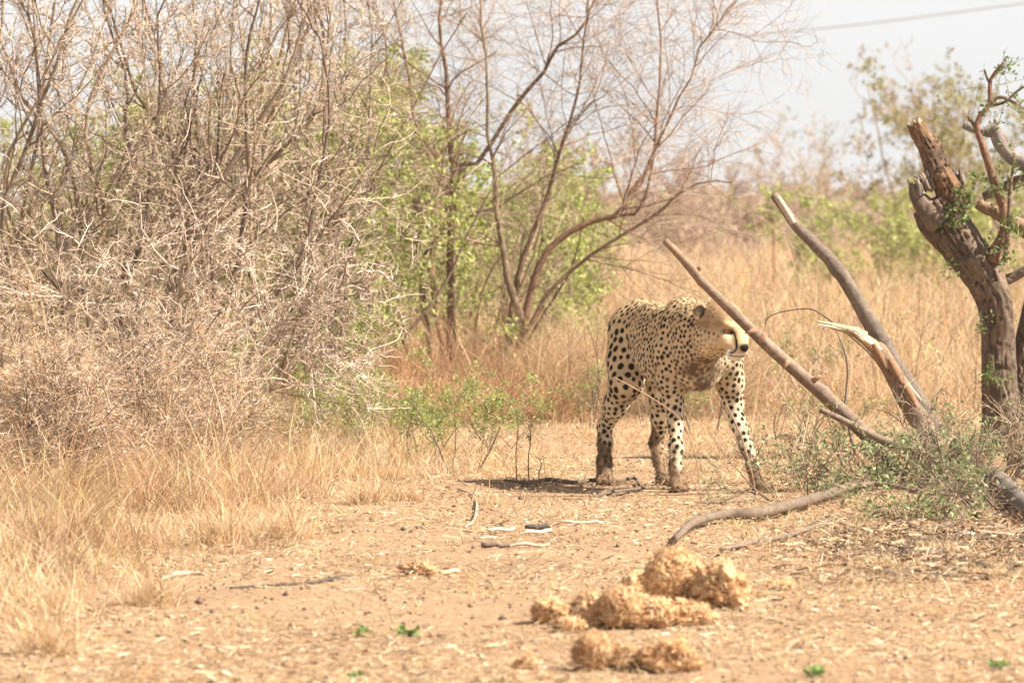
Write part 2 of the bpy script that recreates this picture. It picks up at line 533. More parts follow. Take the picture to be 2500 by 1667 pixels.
def thorns(geo, pp, n, r, L, col, w=0.0015):
    N, K0, _ = pp.shape
    i = r.integers(0, N, n); t = r.uniform(0.05, 0.98, n) * (K0 - 1)
    k = np.minimum(t.astype(int), K0 - 2); f = (t - k)[:, None]
    p = pp[i, k] * (1 - f) + pp[i, k + 1] * f
    d = unit(pp[i, k + 1] - pp[i, k])
    s = unit(np.cross(d, r.normal(size=(n, 3))))
    e = unit(s + d * r.uniform(-0.1, 0.6, (n, 1)))
    b = np.cross(e, d)
    tip = p + e * r.uniform(L[0], L[1], n)[:, None]
    v = np.stack([p + d * w, p - d * w * 0.6 + b * w, p - d * w * 0.6 - b * w, tip], 1)
    o = (np.arange(n) * 4)[:, None, None]
    tr = o + np.array([[0, 1, 3], [1, 2, 3], [2, 0, 3]])[None]
    geo.add(v.reshape(-1, 3), tr.reshape(-1, 3), None, np.repeat(pick(r, col, n, 0.1), 4, 0))


def leaves(geo, pp, n, r, size, col, spread=0.02, aspect=0.5, t0=0.1):
    """small folded leaves on twigs pp"""
    N, K0, _ = pp.shape
    i = r.integers(0, N, n); t = r.uniform(t0, 1.0, n) * (K0 - 1)
    k = np.minimum(t.astype(int), K0 - 2); f = (t - k)[:, None]
    p = pp[i, k] * (1 - f) + pp[i, k + 1] * f
    d = unit(r.normal(size=(n, 3)) + np.array([0, 0, 0.5]))
    s = unit(np.cross(d, r.normal(size=(n, 3)))); u = np.cross(d, s)
    L = r.uniform(size[0], size[1], n)[:, None]; w = L * aspect * 0.5
    p = p + d * r.uniform(0, spread, (n, 1))
    v = np.stack([p, p + d * L * 0.5 + s * w + u * w * 0.4, p + d * L, p + d * L * 0.5 - s * w + u * w * 0.4], 1)
    o = (np.arange(n) * 4)[:, None, None]
    tr = o + np.array([[0, 1, 2], [0, 2, 3]])[None]
    geo.add(v.reshape(-1, 3), tr.reshape(-1, 3), None, np.repeat(pick(r, col, n, 0.2), 4, 0))


BARK_T = [(0.27, 0.20, 0.13), (0.36, 0.27, 0.18), (0.19, 0.14, 0.095), (0.44, 0.34, 0.235), (0.12, 0.09, 0.065)]
BARK_D = [(0.16, 0.115, 0.085), (0.21, 0.155, 0.115), (0.12, 0.09, 0.07)]
BARK_P = [(0.60, 0.47, 0.36), (0.68, 0.555, 0.45), (0.52, 0.39, 0.29), (0.74, 0.63, 0.53)]
BARK_R = [(0.27, 0.165, 0.105), (0.33, 0.21, 0.14), (0.21, 0.135, 0.09)]
TWIG_R = [(0.47, 0.345, 0.245), (0.57, 0.43, 0.315), (0.33, 0.23, 0.16), (0.18, 0.13, 0.095)]
TWIG_P = [(0.52, 0.40, 0.29), (0.64, 0.51, 0.39), (0.32, 0.235, 0.165), (0.15, 0.11, 0.08), (0.22, 0.16, 0.115)]
GREEN_Y = [(0.36, 0.40, 0.11), (0.46, 0.50, 0.17), (0.28, 0.33, 0.09), (0.55, 0.56, 0.25)]
GREEN_D = [(0.14, 0.22, 0.06), (0.20, 0.29, 0.09), (0.27, 0.36, 0.12), (0.35, 0.42, 0.18)]


def to_local(o, *arrs):
    return [a - np.asarray(o) for a in arrs]


def stem_paths(base, n, r, height, lean, spread, K=9, wig=0.10):
    """n main stems fanning out of one root"""
    out = np.empty((n, K, 3))
    az = r.uniform(0, 2 * np.pi, n)
    d = unit(np.stack([np.cos(az) * spread + lean[0], np.sin(az) * spread * 0.8 + lean[1], np.ones(n)], -1) + r.normal(0, 0.08, (n, 3)))
    out[:, 0] = np.asarray(base) + np.stack([np.cos(az) * 0.06, np.sin(az) * 0.06, 0 * az - 0.03], -1)
    L = r.uniform(height[0], height[1], n)[:, None] / (K - 1)
    for k in range(1, K):
        d = unit(d + r.normal(0, wig, (n, 3)) + np.array([0, 0, 0.085]))
        out[:, k] = out[:, k - 1] + d * L
    return out


def shrub(name, label, cat, base, r, stems=None, ns=6, height=(2.2, 3.2), lean=(0, 0), spread=0.35, rad=0.017, group=None,
          n1=60, n2=420, n3=2200, nth=4000, thl=(0.02, 0.05), bark=BARK_T, twig=BARK_T, thorn=BARK_P, L1=(0.5, 1.3), L2=(0.25, 0.65), L3=(0.08, 0.25),
          nleaf=0, leafcol=GREEN_Y, leafsize=(0.012, 0.024), wig=0.17, zig=0.20, bias1=(0, 0, 0.10), bias2=(0, 0, 0.04), bias3=(0, 0, 0), stem_name='stem',
          r1=0.55, stem_k=10, tmin=(0.0028, 0.0019, 0.0013), leaf_t0=0.2, t01=0.15, k3=4, k2=7):
    """woody shrub: stems > crown of branches, twigs, thorns, leaves"""
    base = np.array([base[0], base[1], float(gz(base[0], base[1]))])
    root = thing(name, label, cat, base, group)
    if stems is None:
        sp = stem_paths(base, ns, r, height, lean, spread, stem_k, wig * 0.65)
        sr = rad * r.uniform(0.55, 1.15, ns)[:, None] * np.linspace(1, 0.30, stem_k)[None]
    else:
        sp = np.stack([smooth_path(np.array([q[:3] for q in s]), 16) for s in stems])
        sr = np.stack([np.interp(np.linspace(0, 1, 16), np.linspace(0, 1, len(s)), [q[3] for q in s]) for s in stems])
        jt = r.normal(0, 0.030, sp.shape); jt[:, 1:-1] = 0.25 * jt[:, :-2] + 0.5 * jt[:, 1:-1] + 0.25 * jt[:, 2:]; jt[:, 0] = 0
        sp += jt
    sc = pick(r, bark, len(sp), 0.1)
    for i in range(len(sp)):
        g = Geo()
        tubes(g, sp[i:i + 1] - base, sr[i:i + 1], 7, sc[i:i + 1])
        g.build(stem_name, M_bark, root, smooth=True)
    b1, q1 = grow(sp, sr, n1, r, 9, L1, (0.45, 1.25), wig, bias1, t01, r1, tmin[0], zig)
    g = Geo()
    tubes(g, b1 - base, q1, 5, pick(r, bark, n1))
    b2, q2 = grow(np.concatenate([b1]), q1, n2, r, k2, L2, (0.4, 1.2), wig * 1.3, bias2, 0.1, 0.62, tmin[1], zig * 1.3)
    tubes(g, b2 - base, q2, 3, pick(r, twig, n2))
    crown = g.build('crown', M_twig, root, smooth=True, kind='stuff')
    g = Geo()
    b3, q3 = grow(b2, q2, n3, r, k3, L3, (0.5, 1.3), wig * 1.5, bias3, 0.05, 0.7, tmin[2], zig * 1.3)
    tubes(g, b3 - base, q3, 3, pick(r, twig, n3))
    if nth:
        thorns(g, np.concatenate([b2[:, ::3][:, :2], b3[:, ::2][:, :2]]) - base, nth, r, thl, thorn)
    g.build('twig_mass', M_twig, crown, kind='stuff')
    if nleaf:
        g = Geo()
        leaves(g, b3 - base, nleaf, r, leafsize, leafcol, t0=leaf_t0)
        g.build('foliage', M_leaf, crown, kind='stuff')
    return root


def S(Y, *pts):
    """stem through photo columns and rows with widths in photo pixels, all near distance Y; a fifth value shifts depth"""
    out = []
    for p in pts:
        y = Y + (p[3] if len(p) > 3 else 0.0)
        q = P(p[0], p[1], y)
        out.append((*q, p[2] * 0.36 * y / FPX))
    return out


def S2(Y, *pts):
    return [(x, y, z, w * 0.98) for x, y, z, w in S(Y, *pts)]


def gx(u, Y):
    return ((u - 1250) / FPX * Y, Y)


def build_thickets():
    r = np.random.default_rng(5)
    # --- thorn bushes with named stems
    shrub('thorn_bush', 'leafless thorn bush with dark crossing branches rising above the pale dead branches', 'bush', gx(330, 27.2), r,
          stems=[S(27.2, (330, 1105, 34), (385, 870, 30), (470, 640, 26), (478, 500, 22), (560, 400, 18), (690, 230, 14), (760, 60, 10), (800, -60, 8)),
                 S(27.4, (340, 1105, 30), (390, 780, 26), (478, 560, 22), (440, 440, 17), (420, 330, 13), (330, 180, 10), (260, -40, 8)),
                 S(27.0, (350, 1105, 26), (455, 800, 22), (570, 640, 19), (590, 480, 16), (600, 200, 12), (600, 60, 9), (640, -60, 7)),
                 S(27.3, (320, 1105, 24), (300, 800, 20), (330, 500, 17), (330, 330, 14), (305, 200, 10), (240, -50, 7)),
                 S(26.8, (340, 1105, 24), (520, 900, 20), (680, 700, 17), (760, 520, 14), (790, 300, 10), (770, 80, 8), (740, -50, 6)),
                 S(27.6, (330, 1105, 22), (370, 700, 18), (640, 420, 15), (720, 350, 12), (790, 170, 9), (830, -20, 7))],
          n1=75, n2=560, n3=1500, nth=8500, tmin=(0.0044, 0.0029, 0.0018), bark=BARK_D + BARK_T[2:3] + BARK_T[:1], twig=TWIG_P, rad=0.02)
    shrub('thorn_bush', 'leafless thorn bush of tall straight stems, the one beside the bush with crossing branches', 'bush', gx(110, 26.8), r,
          stems=[S(26.8, (120, 1110, 28), (150, 880, 24), (140, 640, 20), (110, 400, 16), (95, 200, 12), (60, -40, 8)),
                 S(26.9, (130, 1110, 28), (170, 800, 23), (250, 560, 19), (230, 330, 15), (260, 120, 11), (330, -50, 7)),
                 S(26.6, (100, 1110, 24), (60, 800, 20), (0, 540, 17), (75, 330, 14), (170, 90, 11), (200, -40, 8)),
                 S(26.9, (120, 1110, 22), (200, 850, 18), (200, 620, 15), (140, 360, 12), (30, 190, 9), (-30, 40, 7)),
                 S(26.7, (110, 1110, 22), (110, 840, 18), (40, 600, 15), (20, 380, 12), (120, 180, 10), (215, -20, 7)),
                 S(26.9, (125, 1110, 22), (240, 900, 18), (330, 640, 15), (380, 380, 12), (390, 180, 9), (395, -50, 6))],
          n1=60, n2=440, n3=1150, nth=8000, tmin=(0.0044, 0.0029, 0.0018), bark=BARK_D + BARK_T[:3], twig=TWIG_P, bias1=(0, 0, 0.14))
    shrub('thorn_bush', 'leafless thorn bush behind the straight thorn stems, furthest from the leafless tree', 'bush', gx(-120, 28.0), r, ns=8, height=(2.4, 3.2), lean=(0.12, 0),
          spread=0.22, n1=45, n2=320, n3=850, nth=3000, tmin=(0.0044, 0.0029, 0.0018))
    shrub('thorn_bush', 'leafless thorn bush leaning out over the low green shrub', 'bush', gx(560, 29.0), r, ns=9, height=(2.0, 3.0), lean=(0.06, -0.02),
          spread=0.26, n1=75, n2=560, n3=1500, nth=5500, tmin=(0.0044, 0.0029, 0.0018), bark=BARK_T[:3] + BARK_D[:2], twig=TWIG_P, nleaf=1500, leafcol=GREEN_Y, leafsize=(0.010, 0.02))
    shrub('thorn_bush', 'tall leafless thorn bush standing between the crossing branches and the leafless tree', 'bush', gx(790, 31.0), r, ns=8, height=(2.2, 3.2), lean=(0.0, 0),
          spread=0.13, n1=65, n2=480, n3=1300, nth=3500, tmin=(0.0044, 0.0029, 0.0018), bark=BARK_D + BARK_T[2:3] + BARK_T[:1], twig=TWIG_P, nleaf=2600, leafcol=GREEN_Y, leafsize=(0.012, 0.024))
    # --- pale dead thorn branches low in front
    shrub('dead_branch_pile', 'pale grey dead thorn branches sprawling low over the dry grass', 'branches', gx(480, 25.2), r,
          stems=[S(25.2, (470, 1180, 22), (520, 960, 20), (640, 820, 16), (780, 740, 12), (930, 690, 7)),
                 S(25.0, (460, 1180, 22), (450, 900, 18), (440, 760, 14), (455, 640, 9)),
                 S(25.2, (480, 1180, 20), (600, 940, 18), (720, 800, 14), (860, 650, 8)),
                 S(25.1, (470, 1180, 18), (380, 980, 16), (230, 800, 12), (90, 700, 8)),
                 S(25.0, (480, 1180, 18), (560, 1040, 16), (700, 900, 11), (830, 780, 7)),
                 S(25.1, (470, 1180, 18), (330, 1020, 16), (170, 960, 12), (20, 940, 7)),
                 S(25.1, (470, 1180, 18), (420, 960, 15), (330, 760, 11), (300, 640, 7))],
          n1=90, n2=650, n3=1900, nth=8000, tmin=(0.0044, 0.0029, 0.0018), bark=BARK_P + BARK_T[:2], twig=BARK_P + TWIG_R, L1=(0.35, 0.9), L2=(0.15, 0.45), L3=(0.06, 0.18), bias1=(0.02, -0.02, 0.0),
          bias2=(0, 0, -0.03), thl=(0.018, 0.045))
    shrub('dead_branch_pile', 'brown dry brush tangled in the grass below the pale dead branches', 'branches', gx(250, 23.6), r, ns=16, height=(0.5, 0.95), spread=0.9, rad=0.009,
          n1=110, n2=800, n3=3200, nth=4000, k3=3, bark=BARK_T + RUST[:1], twig=TWIG_R + RUST[2:3], L1=(0.2, 0.5), L2=(0.1, 0.3), L3=(0.05, 0.14), bias1=(0, 0, 0.02), bias2=(0, 0, -0.03))
    shrub('dead_branch_pile', 'pinkish dry brush matted with grass, outermost before the straight thorn stems', 'branches', gx(60, 22.2), r, ns=14, height=(0.35, 0.7), spread=1.1, rad=0.007,
          n1=90, n2=650, n3=2600, nth=2500, k3=3, bark=TWIG_R + RUST[:1], twig=TWIG_R + RUST[:2], L1=(0.2, 0.45), L2=(0.1, 0.28), L3=(0.05, 0.14), bias1=(0, 0, 0.0), bias2=(0, 0, -0.03))
    shrub('dead_branch_pile', 'rust brown dry brush beside the golden tussocks, below the tips of pale dead branches', 'branches', gx(480, 23.0), r, ns=12, height=(0.3, 0.65), spread=0.7, rad=0.006,
          n1=60, n2=420, n3=1600, nth=1500, k3=3, bark=TWIG_R + RUST[:1], twig=TWIG_R + RUST[:2], L1=(0.2, 0.4), L2=(0.1, 0.25), L3=(0.05, 0.12), bias1=(0, 0, 0.05), bias2=(0, 0, 0.0))
    # --- the leafless tree
    Y = 34.0
    shrub('leafless_tree', 'multi-stemmed leafless tree with reddish trunks and fine drooping twigs over the reddish grass', 'tree', gx(1110, Y), r, stem_name='trunk',
          stems=[S2(Y, (1110, 985, 40), (1105, 800, 34), (1106, 634, 30), (1103, 455, 24), (1100, 302, 19), (1088, 150, 14), (1095, -20, 10)),
                 S2(Y + .1, (1060, 985, 30), (1052, 807, 26), (1035, 660, 24), (1028, 560, 24), (1027, 488, 26)),
                 S2(Y, (1105, 985, 26), (1060, 640, 24), (1080, 557, 22), (1092, 480, 20), (1067, 404, 17), (1037, 302, 14), (1000, 200, 11), (965, -10, 8)),
                 S2(Y - .1, (1200, 985, 36), (1245, 812, 34), (1255, 730, 32), (1235, 634, 24), (1228, 557, 19), (1213, 430, 15), (1185, 330, 12), (1190, 150, 9), (1160, -20, 7)),
                 S2(Y, (1215, 985, 34), (1275, 760, 28), (1312, 665, 26), (1358, 605, 24), (1440, 548, 21), (1500, 530, 19), (1542, 468, 16), (1582, 395, 14), (1602, 298, 11), (1604, 170, 8), (1580, -20, 6)),
                 S2(Y + .2, (1112, 985, 20), (1108, 470, 20), (1178, 385, 17), (1274, 255, 15), (1328, 199, 14), (1360, 112, 12), (1427, 40, 10), (1445, -30, 8)),
                 S2(Y + .1, (1210, 985, 22), (1250, 700, 20), (1330, 480, 15), (1400, 300, 11), (1420, 160, 8), (1440, -20, 6)),
                 S2(Y - .2, (1225, 985, 20), (1290, 790, 17), (1400, 640, 14), (1540, 560, 11), (1660, 480, 8), (1790, 430, 5)),
                 S2(Y, (1500, 530, 13), (1560, 500, 11), (1600, 380, 9), (1660, 240, 7), (1720, 120, 6), (1740, 20, 4)),
                 S2(Y + .2, (1060, 985, 20), (960, 800, 18), (900, 560, 14), (880, 360, 11), (930, 160, 8), (900, -20, 6))],
          n1=150, n2=1300, n3=6200, nth=0, bark=BARK_R + BARK_T[:1], twig=TWIG_R, L1=(0.5, 1.2), L2=(0.3, 0.75), L3=(0.10, 0.34), zig=0.10, wig=0.13,
          bias1=(0.0, 0, 0.03), bias2=(0.01, 0, -0.03), bias3=(0, 0, -0.05), r1=0.5, tmin=(0.0034, 0.0019, 0.0013), t01=0.42)
    # --- green bushes behind
    gb = 'yellow-green leafy bushes behind the thorn thicket'
    spots = [(450, 36.0, 1.4, 2.0, 'leafy yellow-green bush seen through the bush with crossing branches'),
             (690, 36.5, 1.7, 2.4, 'tallest leafy yellow-green bush, showing through the leaning thorn bush'),
             (900, 37.0, 1.5, 2.2, 'leafy yellow-green bush just beside the dark broken stem of the leafless tree'),
             (560, 33.0, 1.3, 1.9, 'leafy yellow-green bush tucked among the stems of the leaning thorn bush'),
             (840, 33.5, 1.2, 1.8, 'leafy yellow-green bush standing in front of the undergrowth beside the leafless tree'),
             (1120, 39.0, 1.3, 1.9, 'leafy yellow-green bush behind the reddish trunks of the leafless tree'),
             (1380, 41.5, 1.0, 1.6, 'leafy yellow-green bush seen under the long side limb of the leafless tree'),
             (150, 43.0, 1.2, 1.9, 'leafy yellow-green bush behind the tall straight thorn stems')]
    for u, Yb, h0, h1, lab in spots:
        shrub('green_bush', lab, 'bush', gx(u, Yb), r, ns=8, height=(h0, h1), spread=0.40, rad=0.016, n1=50, n2=300, n3=1100, nth=0, k3=3, k2=5, bark=BARK_T + BARK_D,
              twig=BARK_T, nleaf=13000, leafcol=GREEN_Y, leafsize=(0.022, 0.048), group=gb, t01=0.05, L1=(0.4, 1.0), L2=(0.2, 0.5))
    # dark shaded undergrowth filling the thicket
    for u, Yb, lab in ((250, 31.5, 'brown dry undergrowth bush behind the pale dead branches'), (620, 33.0, 'brown dry undergrowth bush behind the low green shrub'),
                       (900, 35.5, 'brown dry undergrowth bush behind the reddish grass heap'), (0, 32.0, 'brown dry undergrowth bush at the foot of the straight thorn stems'),
                       (1180, 36.5, 'brown dry undergrowth bush among the trunks of the leafless tree')):
        shrub('dry_bush', lab, 'bush', gx(u, Yb), r, ns=12, height=(0.9, 1.7), spread=0.6, rad=0.012, n1=60, n2=380, n3=1400, nth=1000, k3=3, bark=BARK_D + BARK_T, twig=BARK_T + TWIG_R,
              L1=(0.3, 0.8), L2=(0.15, 0.5), L3=(0.06, 0.2), group='dry undergrowth in the thicket', nleaf=900, leafcol=GREEN_Y + RUST[:2], leafsize=(0.012, 0.026))


build_thickets()
# ------------------------------------------------------------------ hacked tree, cut poles, brush pile
def limb(geo, path, rad, col, r, sides=20, rows=60, rough=0.10, along=9.0, around=2.4, knots=0, cut=True, colvar=0.0, seed=0.0):
    """tapered limb with fissured bark in real relief; path (M,3), rad (M,)"""
    path = np.asarray(path, float); rad = np.asarray(rad, float)
    c = smooth_path(np.c_[path, rad], rows)
    p, rr = c[:, :3], np.maximum(c[:, 3], 0.0008)
    d = unit(np.gradient(p, axis=0))
    a = np.empty_like(p); prev = np.array([0.0, -1.0, 0.0])
    for k in range(rows):
        w = prev - (prev @ d[k]) * d[k]; prev = unit(w); a[k] = prev
    b = np.cross(d, a)
    s = np.r_[0, np.cumsum(np.linalg.norm(np.diff(p, axis=0), axis=1))]
    th = np.arange(sides) * 2 * np.pi / sides
    Rm = rr.mean()
    cyl = np.stack([np.cos(th)[None] * np.ones((rows, 1)) * around, np.sin(th)[None] * np.ones((rows, 1)) * around, (s[:, None] / Rm / 14 * along) * np.ones((1, sides))], -1) + seed
    nz = vnoise(cyl, 1.0) * 0.6 + vnoise(cyl * np.array([2.3, 2.3, 1.6]) + 9, 1.0) * 0.4
    ridge = np.exp(-((nz - 0.5) / 0.055) ** 2) + 0.5 * (vnoise(cyl * 2.6 + 17, 1.0) - 0.5)
    disp = 1 - rough * np.clip(ridge, 0, 1) + 0.05 * (vnoise(cyl * np.array([0.12, 0.12, 0.3]) + 3, 1.0) - 0.5) * 2
    for _ in range(knots):
        k0, t0 = r.integers(2, rows - 2), r.uniform(0, 2 * np.pi)
        ds = ((s - s[k0]) / (1.1 * rr[k0]))[:, None]; dt = (np.angle(np.exp(1j * (th - t0))) / 0.7)[None]
        disp = disp + 0.28 * np.exp(-ds ** 2 - dt ** 2)
    ring = p[:, None] + (rr[:, None] * disp)[..., None] * (np.cos(th)[None, :, None] * a[:, None] + np.sin(th)[None, :, None] * b[:, None])
    i = np.arange(rows * sides).reshape(rows, sides)
    q = np.stack([i[:-1], np.roll(i, -1, 1)[:-1], np.roll(i, -1, 1)[1:], i[1:]], -1).reshape(-1, 4)
    v = ring.reshape(-1, 3); t = []
    if cut:
        v = np.vstack([v, p[-1] + d[-1] * rr[-1] * 0.15, p[0] - d[0] * rr[0] * 0.1])
        e, e0 = len(v) - 2, len(v) - 1
        t = [[i[-1, k], i[-1, (k + 1) % sides], e] for k in range(sides)] + [[i[0, (k + 1) % sides], i[0, k], e0] for k in range(sides)]
    col = np.asarray(col, float) * 0.62
    if col.ndim == 1: cc = np.tile(col, (rows, sides, 1))
    else:
        cs = np.stack([np.interp(np.linspace(0, 1, rows), np.linspace(0, 1, len(col)), col[:, j]) for j in range(3)], -1)
        cc = np.repeat(cs[:, None], sides, 1)
    cc = cc * (1 + colvar * (vnoise(cyl * 0.6 + 21, 1.0) - 0.5) * 2)[..., None]
    cc = cc.reshape(-1, 3)
    if cut: cc = np.vstack([cc, cc[-1] * 1.2, cc[0]])
    geo.add(v, t if t else None, q, cc)


def splinters(geo, c, axis, n, r, spread, L, w, cols, fan=0.16):
    """jagged shards of broken wood pointing along axis round the point c"""
    axis = unit(axis); s1 = unit(np.cross(axis, [0.3, 1, 0.2])); s2 = np.cross(axis, s1)
    for k in range(n):
        t = r.uniform(0, 2 * np.pi); o = c + (s1 * np.cos(t) + s2 * np.sin(t)) * spread * r.uniform(0.2, 1.0)
        d = unit(axis + r.normal(0, fan, 3)); l = r.uniform(*L); ww = r.uniform(*w)
        tb = unit(np.cross(d, r.normal(size=3)))
        p = np.stack([o - d * l * 0.5, o + d * l * 0.15 + tb * ww * 0.2, o + d * l * 0.65 - tb * ww * 0.3, o + d * l])
        tubes(geo, p, [ww, ww * 0.95, ww * 0.7, ww * 0.22], 5, pick(r, cols, 1)[0])


def PP(Y, *pts):
    """path and radii from (column, row, width px[, depth shift])"""
    path = [P(p[0], p[1], Y + (p[3] if len(p) > 3 else 0)) for p in pts]
    return np.array(path), np.array([p[2] * 0.5 * Y / FPX for p in pts])


GREEN_S = [(0.22, 0.28, 0.13), (0.30, 0.36, 0.17), (0.38, 0.43, 0.22), (0.16, 0.23, 0.09), (0.46, 0.48, 0.26)]
LEAF_G = [(0.10, 0.16, 0.045), (0.14, 0.21, 0.06), (0.19, 0.26, 0.085), (0.27, 0.33, 0.13)]
FRESH = [(0.78, 0.62, 0.42), (0.84, 0.70, 0.50), (0.70, 0.46, 0.27)]
GREYW = [(0.40, 0.36, 0.33), (0.52, 0.47, 0.43), (0.30, 0.26, 0.23)]
ORANGE = (0.44, 0.25, 0.135)


def build_hacked_tree():
    r = np.random.default_rng(31)
    Y = 25.6
    base = np.array([(2450 - 1250) / FPX * Y, Y, float(gz((2450 - 1250) / FPX * Y, Y))])
    root = thing('hacked_tree', 'thick fissured tree trunk with broken splintered top and leafy shoots', 'tree', base)
    bark = np.array([0.25, 0.18, 0.13])
    g = Geo()
    p, rd = PP(Y, (2462, 1165, 140), (2452, 1110, 112), (2446, 1020, 96), (2440, 900, 86), (2436, 800, 82), (2425, 730, 86), (2396, 664, 100), (2350, 600, 104), (2306, 536, 106), (2276, 492, 100))
    limb(g, p - base, rd, bark, r, 84, 250, 0.30, 12.0, 7.0, 4, colvar=0.45)
    g.build('trunk', M_bark, root, smooth=True)
    g = Geo()
    p, rd = PP(Y + .1, (2478, 1150, 110), (2486, 1040, 80), (2497, 930, 66), (2508, 840, 62), (2528, 740, 58), (2560, 620, 52), (2590, 500, 40), (2600, 380, 30))
    limb(g, p - base, rd, bark * 1.02, r, 64, 190, 0.30, 12.0, 6.0, 2, colvar=0.45, seed=5)
    g.build('side_trunk', M_bark, root, smooth=True)
    # standing stub
    g = Geo()
    p, rd = PP(Y - .03, (2325, 520, 70), (2312, 462, 62), (2292, 415, 56), (2272, 372, 50), (2252, 335, 44), (2236, 306, 42))
    limb(g, p - base, rd, np.array([[0.22, 0.14, 0.09], [0.27, 0.155, 0.085], [0.23, 0.15, 0.10], [0.30, 0.19, 0.115], [0.30, 0.165, 0.085]]), r, 56, 130, 0.34, 12.0, 5.5, 9, colvar=0.55, seed=2)
    splinters(g, P(2238, 312, Y - .03) - base, (-0.45, 0, 1.0), 14, r, 0.03, (0.02, 0.045), (0.007, 0.013), BARK_T + RUST[2:3])
    g.build('broken_stub', M_bark, root, smooth=True)
    # broken lip and shards
    g = Geo()
    p, rd = PP(Y - .05, (2300, 545, 60), (2262, 508, 52), (2238, 478, 38), (2228, 452, 20))
    limb(g, p - base, rd, (0.27, 0.20, 0.15), r, 24, 34, 0.25, 9, 3.4, 2, colvar=0.35, seed=8)
    splinters(g, P(2246, 460, Y - .06) - base, (-0.5, -0.1, 1.0), 26, r, 0.042, (0.02, 0.06), (0.007, 0.016), BARK_D + GREYW[2:] + BARK_D)
    splinters(g, P(2268, 448, Y - .06) - base, (-0.3, -0.1, 1.0), 5, r, 0.016, (0.05, 0.09), (0.008, 0.014), GREYW[:1] + BARK_T)
    g.build('broken_lip', M_wood, root)
    g = Geo()
    splinters(g, P(2330, 455, Y + .03) - base, (-0.15, 0.0, 1.0), 30, r, 0.045, (0.03, 0.085), (0.006, 0.014), GREYW[2:] + GREYW[:1] + BARK_D)
    g.build('grey_shard_crest', M_wood, root)
    # shoots
    shoots = [((0.36, 0.205, 0.13), [(2422, 640, 38), (2434, 606, 32), (2452, 566, 26), (2450, 512, 24), (2428, 452, 21), (2404, 372, 18), (2384, 315, 15), (2392, 286, 13), (2415, 252, 13), (2416, 205, 10), (2428, 178, 8), (2455, 148, 5)], -.06),
              ((0.20, 0.14, 0.11), [(2415, 254, 11), (2440, 238, 9), (2470, 248, 8), (2500, 268, 6)], -.06),
              ((0.22, 0.155, 0.12), [(2384, 315, 10), (2374, 300, 9), (2362, 284, 7)], -.06),
              ((0.22, 0.155, 0.12), [(2416, 205, 7), (2408, 190, 6), (2403, 172, 5)], -.06),
              ((0.30, 0.20, 0.14), [(2452, 640, 14), (2462, 540, 11), (2466, 460, 9), (2478, 378, 6)], -.10),
              ((0.24, 0.17, 0.13), [(2420, 258, 8), (2452, 250, 7), (2480, 225, 6), (2510, 205, 5)], -.04),
              ((0.33, 0.205, 0.14), [(2510, 425, 22), (2470, 370, 16), (2446, 330, 10), (2426, 292, 6)], .05)]
    sp = []
    for colr, pts, dy in shoots:
        g = Geo()
        p, rd = PP(Y + dy, *pts)
        limb(g, p - base, rd, colr, r, 10, 34, 0.10, 9, 1.5, 3, colvar=0.2)
        g.build('shoot', M_bark, root, smooth=True)
        sp.append(smooth_path(p, 10))
    for colr, pts, name, dy in (((0.40, 0.355, 0.32), [(2520, 410, 42), (2472, 384, 38), (2442, 352, 34), (2428, 316, 30), (2420, 304, 16)], 'grey_branch', .06),
                                ((0.38, 0.335, 0.30), [(2428, 316, 26), (2400, 320, 22), (2372, 314, 20), (2352, 304, 20)], 'grey_branch', .05),
                                ((0.30, 0.225, 0.17), [(2540, 425, 34), (2490, 442, 28), (2440, 462, 24), (2400, 480, 20)], 'cut_branch', .10),
                                ((0.46, 0.31, 0.20), [(2540, 590, 36), (2490, 556, 34), (2440, 524, 32), (2386, 496, 28)], 'peeled_branch', .02),
                                ((0.27, 0.20, 0.15), [(2540, 640, 26), (2490, 668, 24), (2458, 684, 26)], 'cut_branch', .05)):
        g = Geo()
        p, rd = PP(Y + dy, *pts)
        limb(g, p - base, rd, colr, r, 16, 40, 0.16, 9, 2.2, 3, colvar=0.3)
        g.build(name, M_wood, root, smooth=True)
    # leafy twigs
    g, gl = Geo(), Geo()
    par = np.stack(sp); pr = np.full(par.shape[:2], 0.004)
    t1, q1 = grow(par, pr, 46, r, 6, (0.08, 0.26), (0.4, 1.2), 0.16, (0.02, 0, 0.05), 0.05, 0.6, 0.0013)
    low = [(2335, 500), (2375, 505), (2345, 560), (2440, 600), (2460, 640), (2430, 470), (2400, 450), (2350, 470), (2480, 600), (2310, 640), (2470, 560)]
    t2 = []
    for u, v in low:
        for k in range(3):
            a = P(u + r.uniform(-10, 10), v + r.uniform(-10, 10), Y - .12); dd = unit(r.normal(size=3) + [0, -0.3, 0.4]) * r.uniform(0.05, 0.12)
            t2.append(np.stack([a + dd * t + [0, 0, 0.01 * t] for t in np.linspace(0, 1, 6)]))
    t2 = np.stack(t2)
    tubes(g, t1 - base, q1, 4, pick(r, BARK_T, len(t1)))
    tubes(g, t2 - base, np.full(t2.shape[:2], 0.0015), 3, pick(r, BARK_T, len(t2)))
    # long airy sprigs against the sky
    t3 = np.stack([smooth_path(np.array([P(u, v, Y + .15) for u, v in s]), 9) for s in
                   ([(2560, 120), (2500, 142), (2460, 165), (2440, 190), (2432, 240)], [(2520, 190), (2470, 200), (2430, 212)], [(2490, 330), (2475, 300), (2480, 260), (2510, 240)],
                    [(2400, 180), (2392, 210), (2384, 232), (2380, 262)], [(2440, 222), (2390, 214), (2340, 222), (2316, 240)], [(2300, 318), (2280, 300), (2278, 270), (2292, 240)],
                    [(2440, 160), (2428, 200), (2440, 240), (2434, 262)])])
    tubes(g, t3 - base, np.full(t3.shape[:2], 0.0014), 3, pick(r, BARK_T, len(t3)))
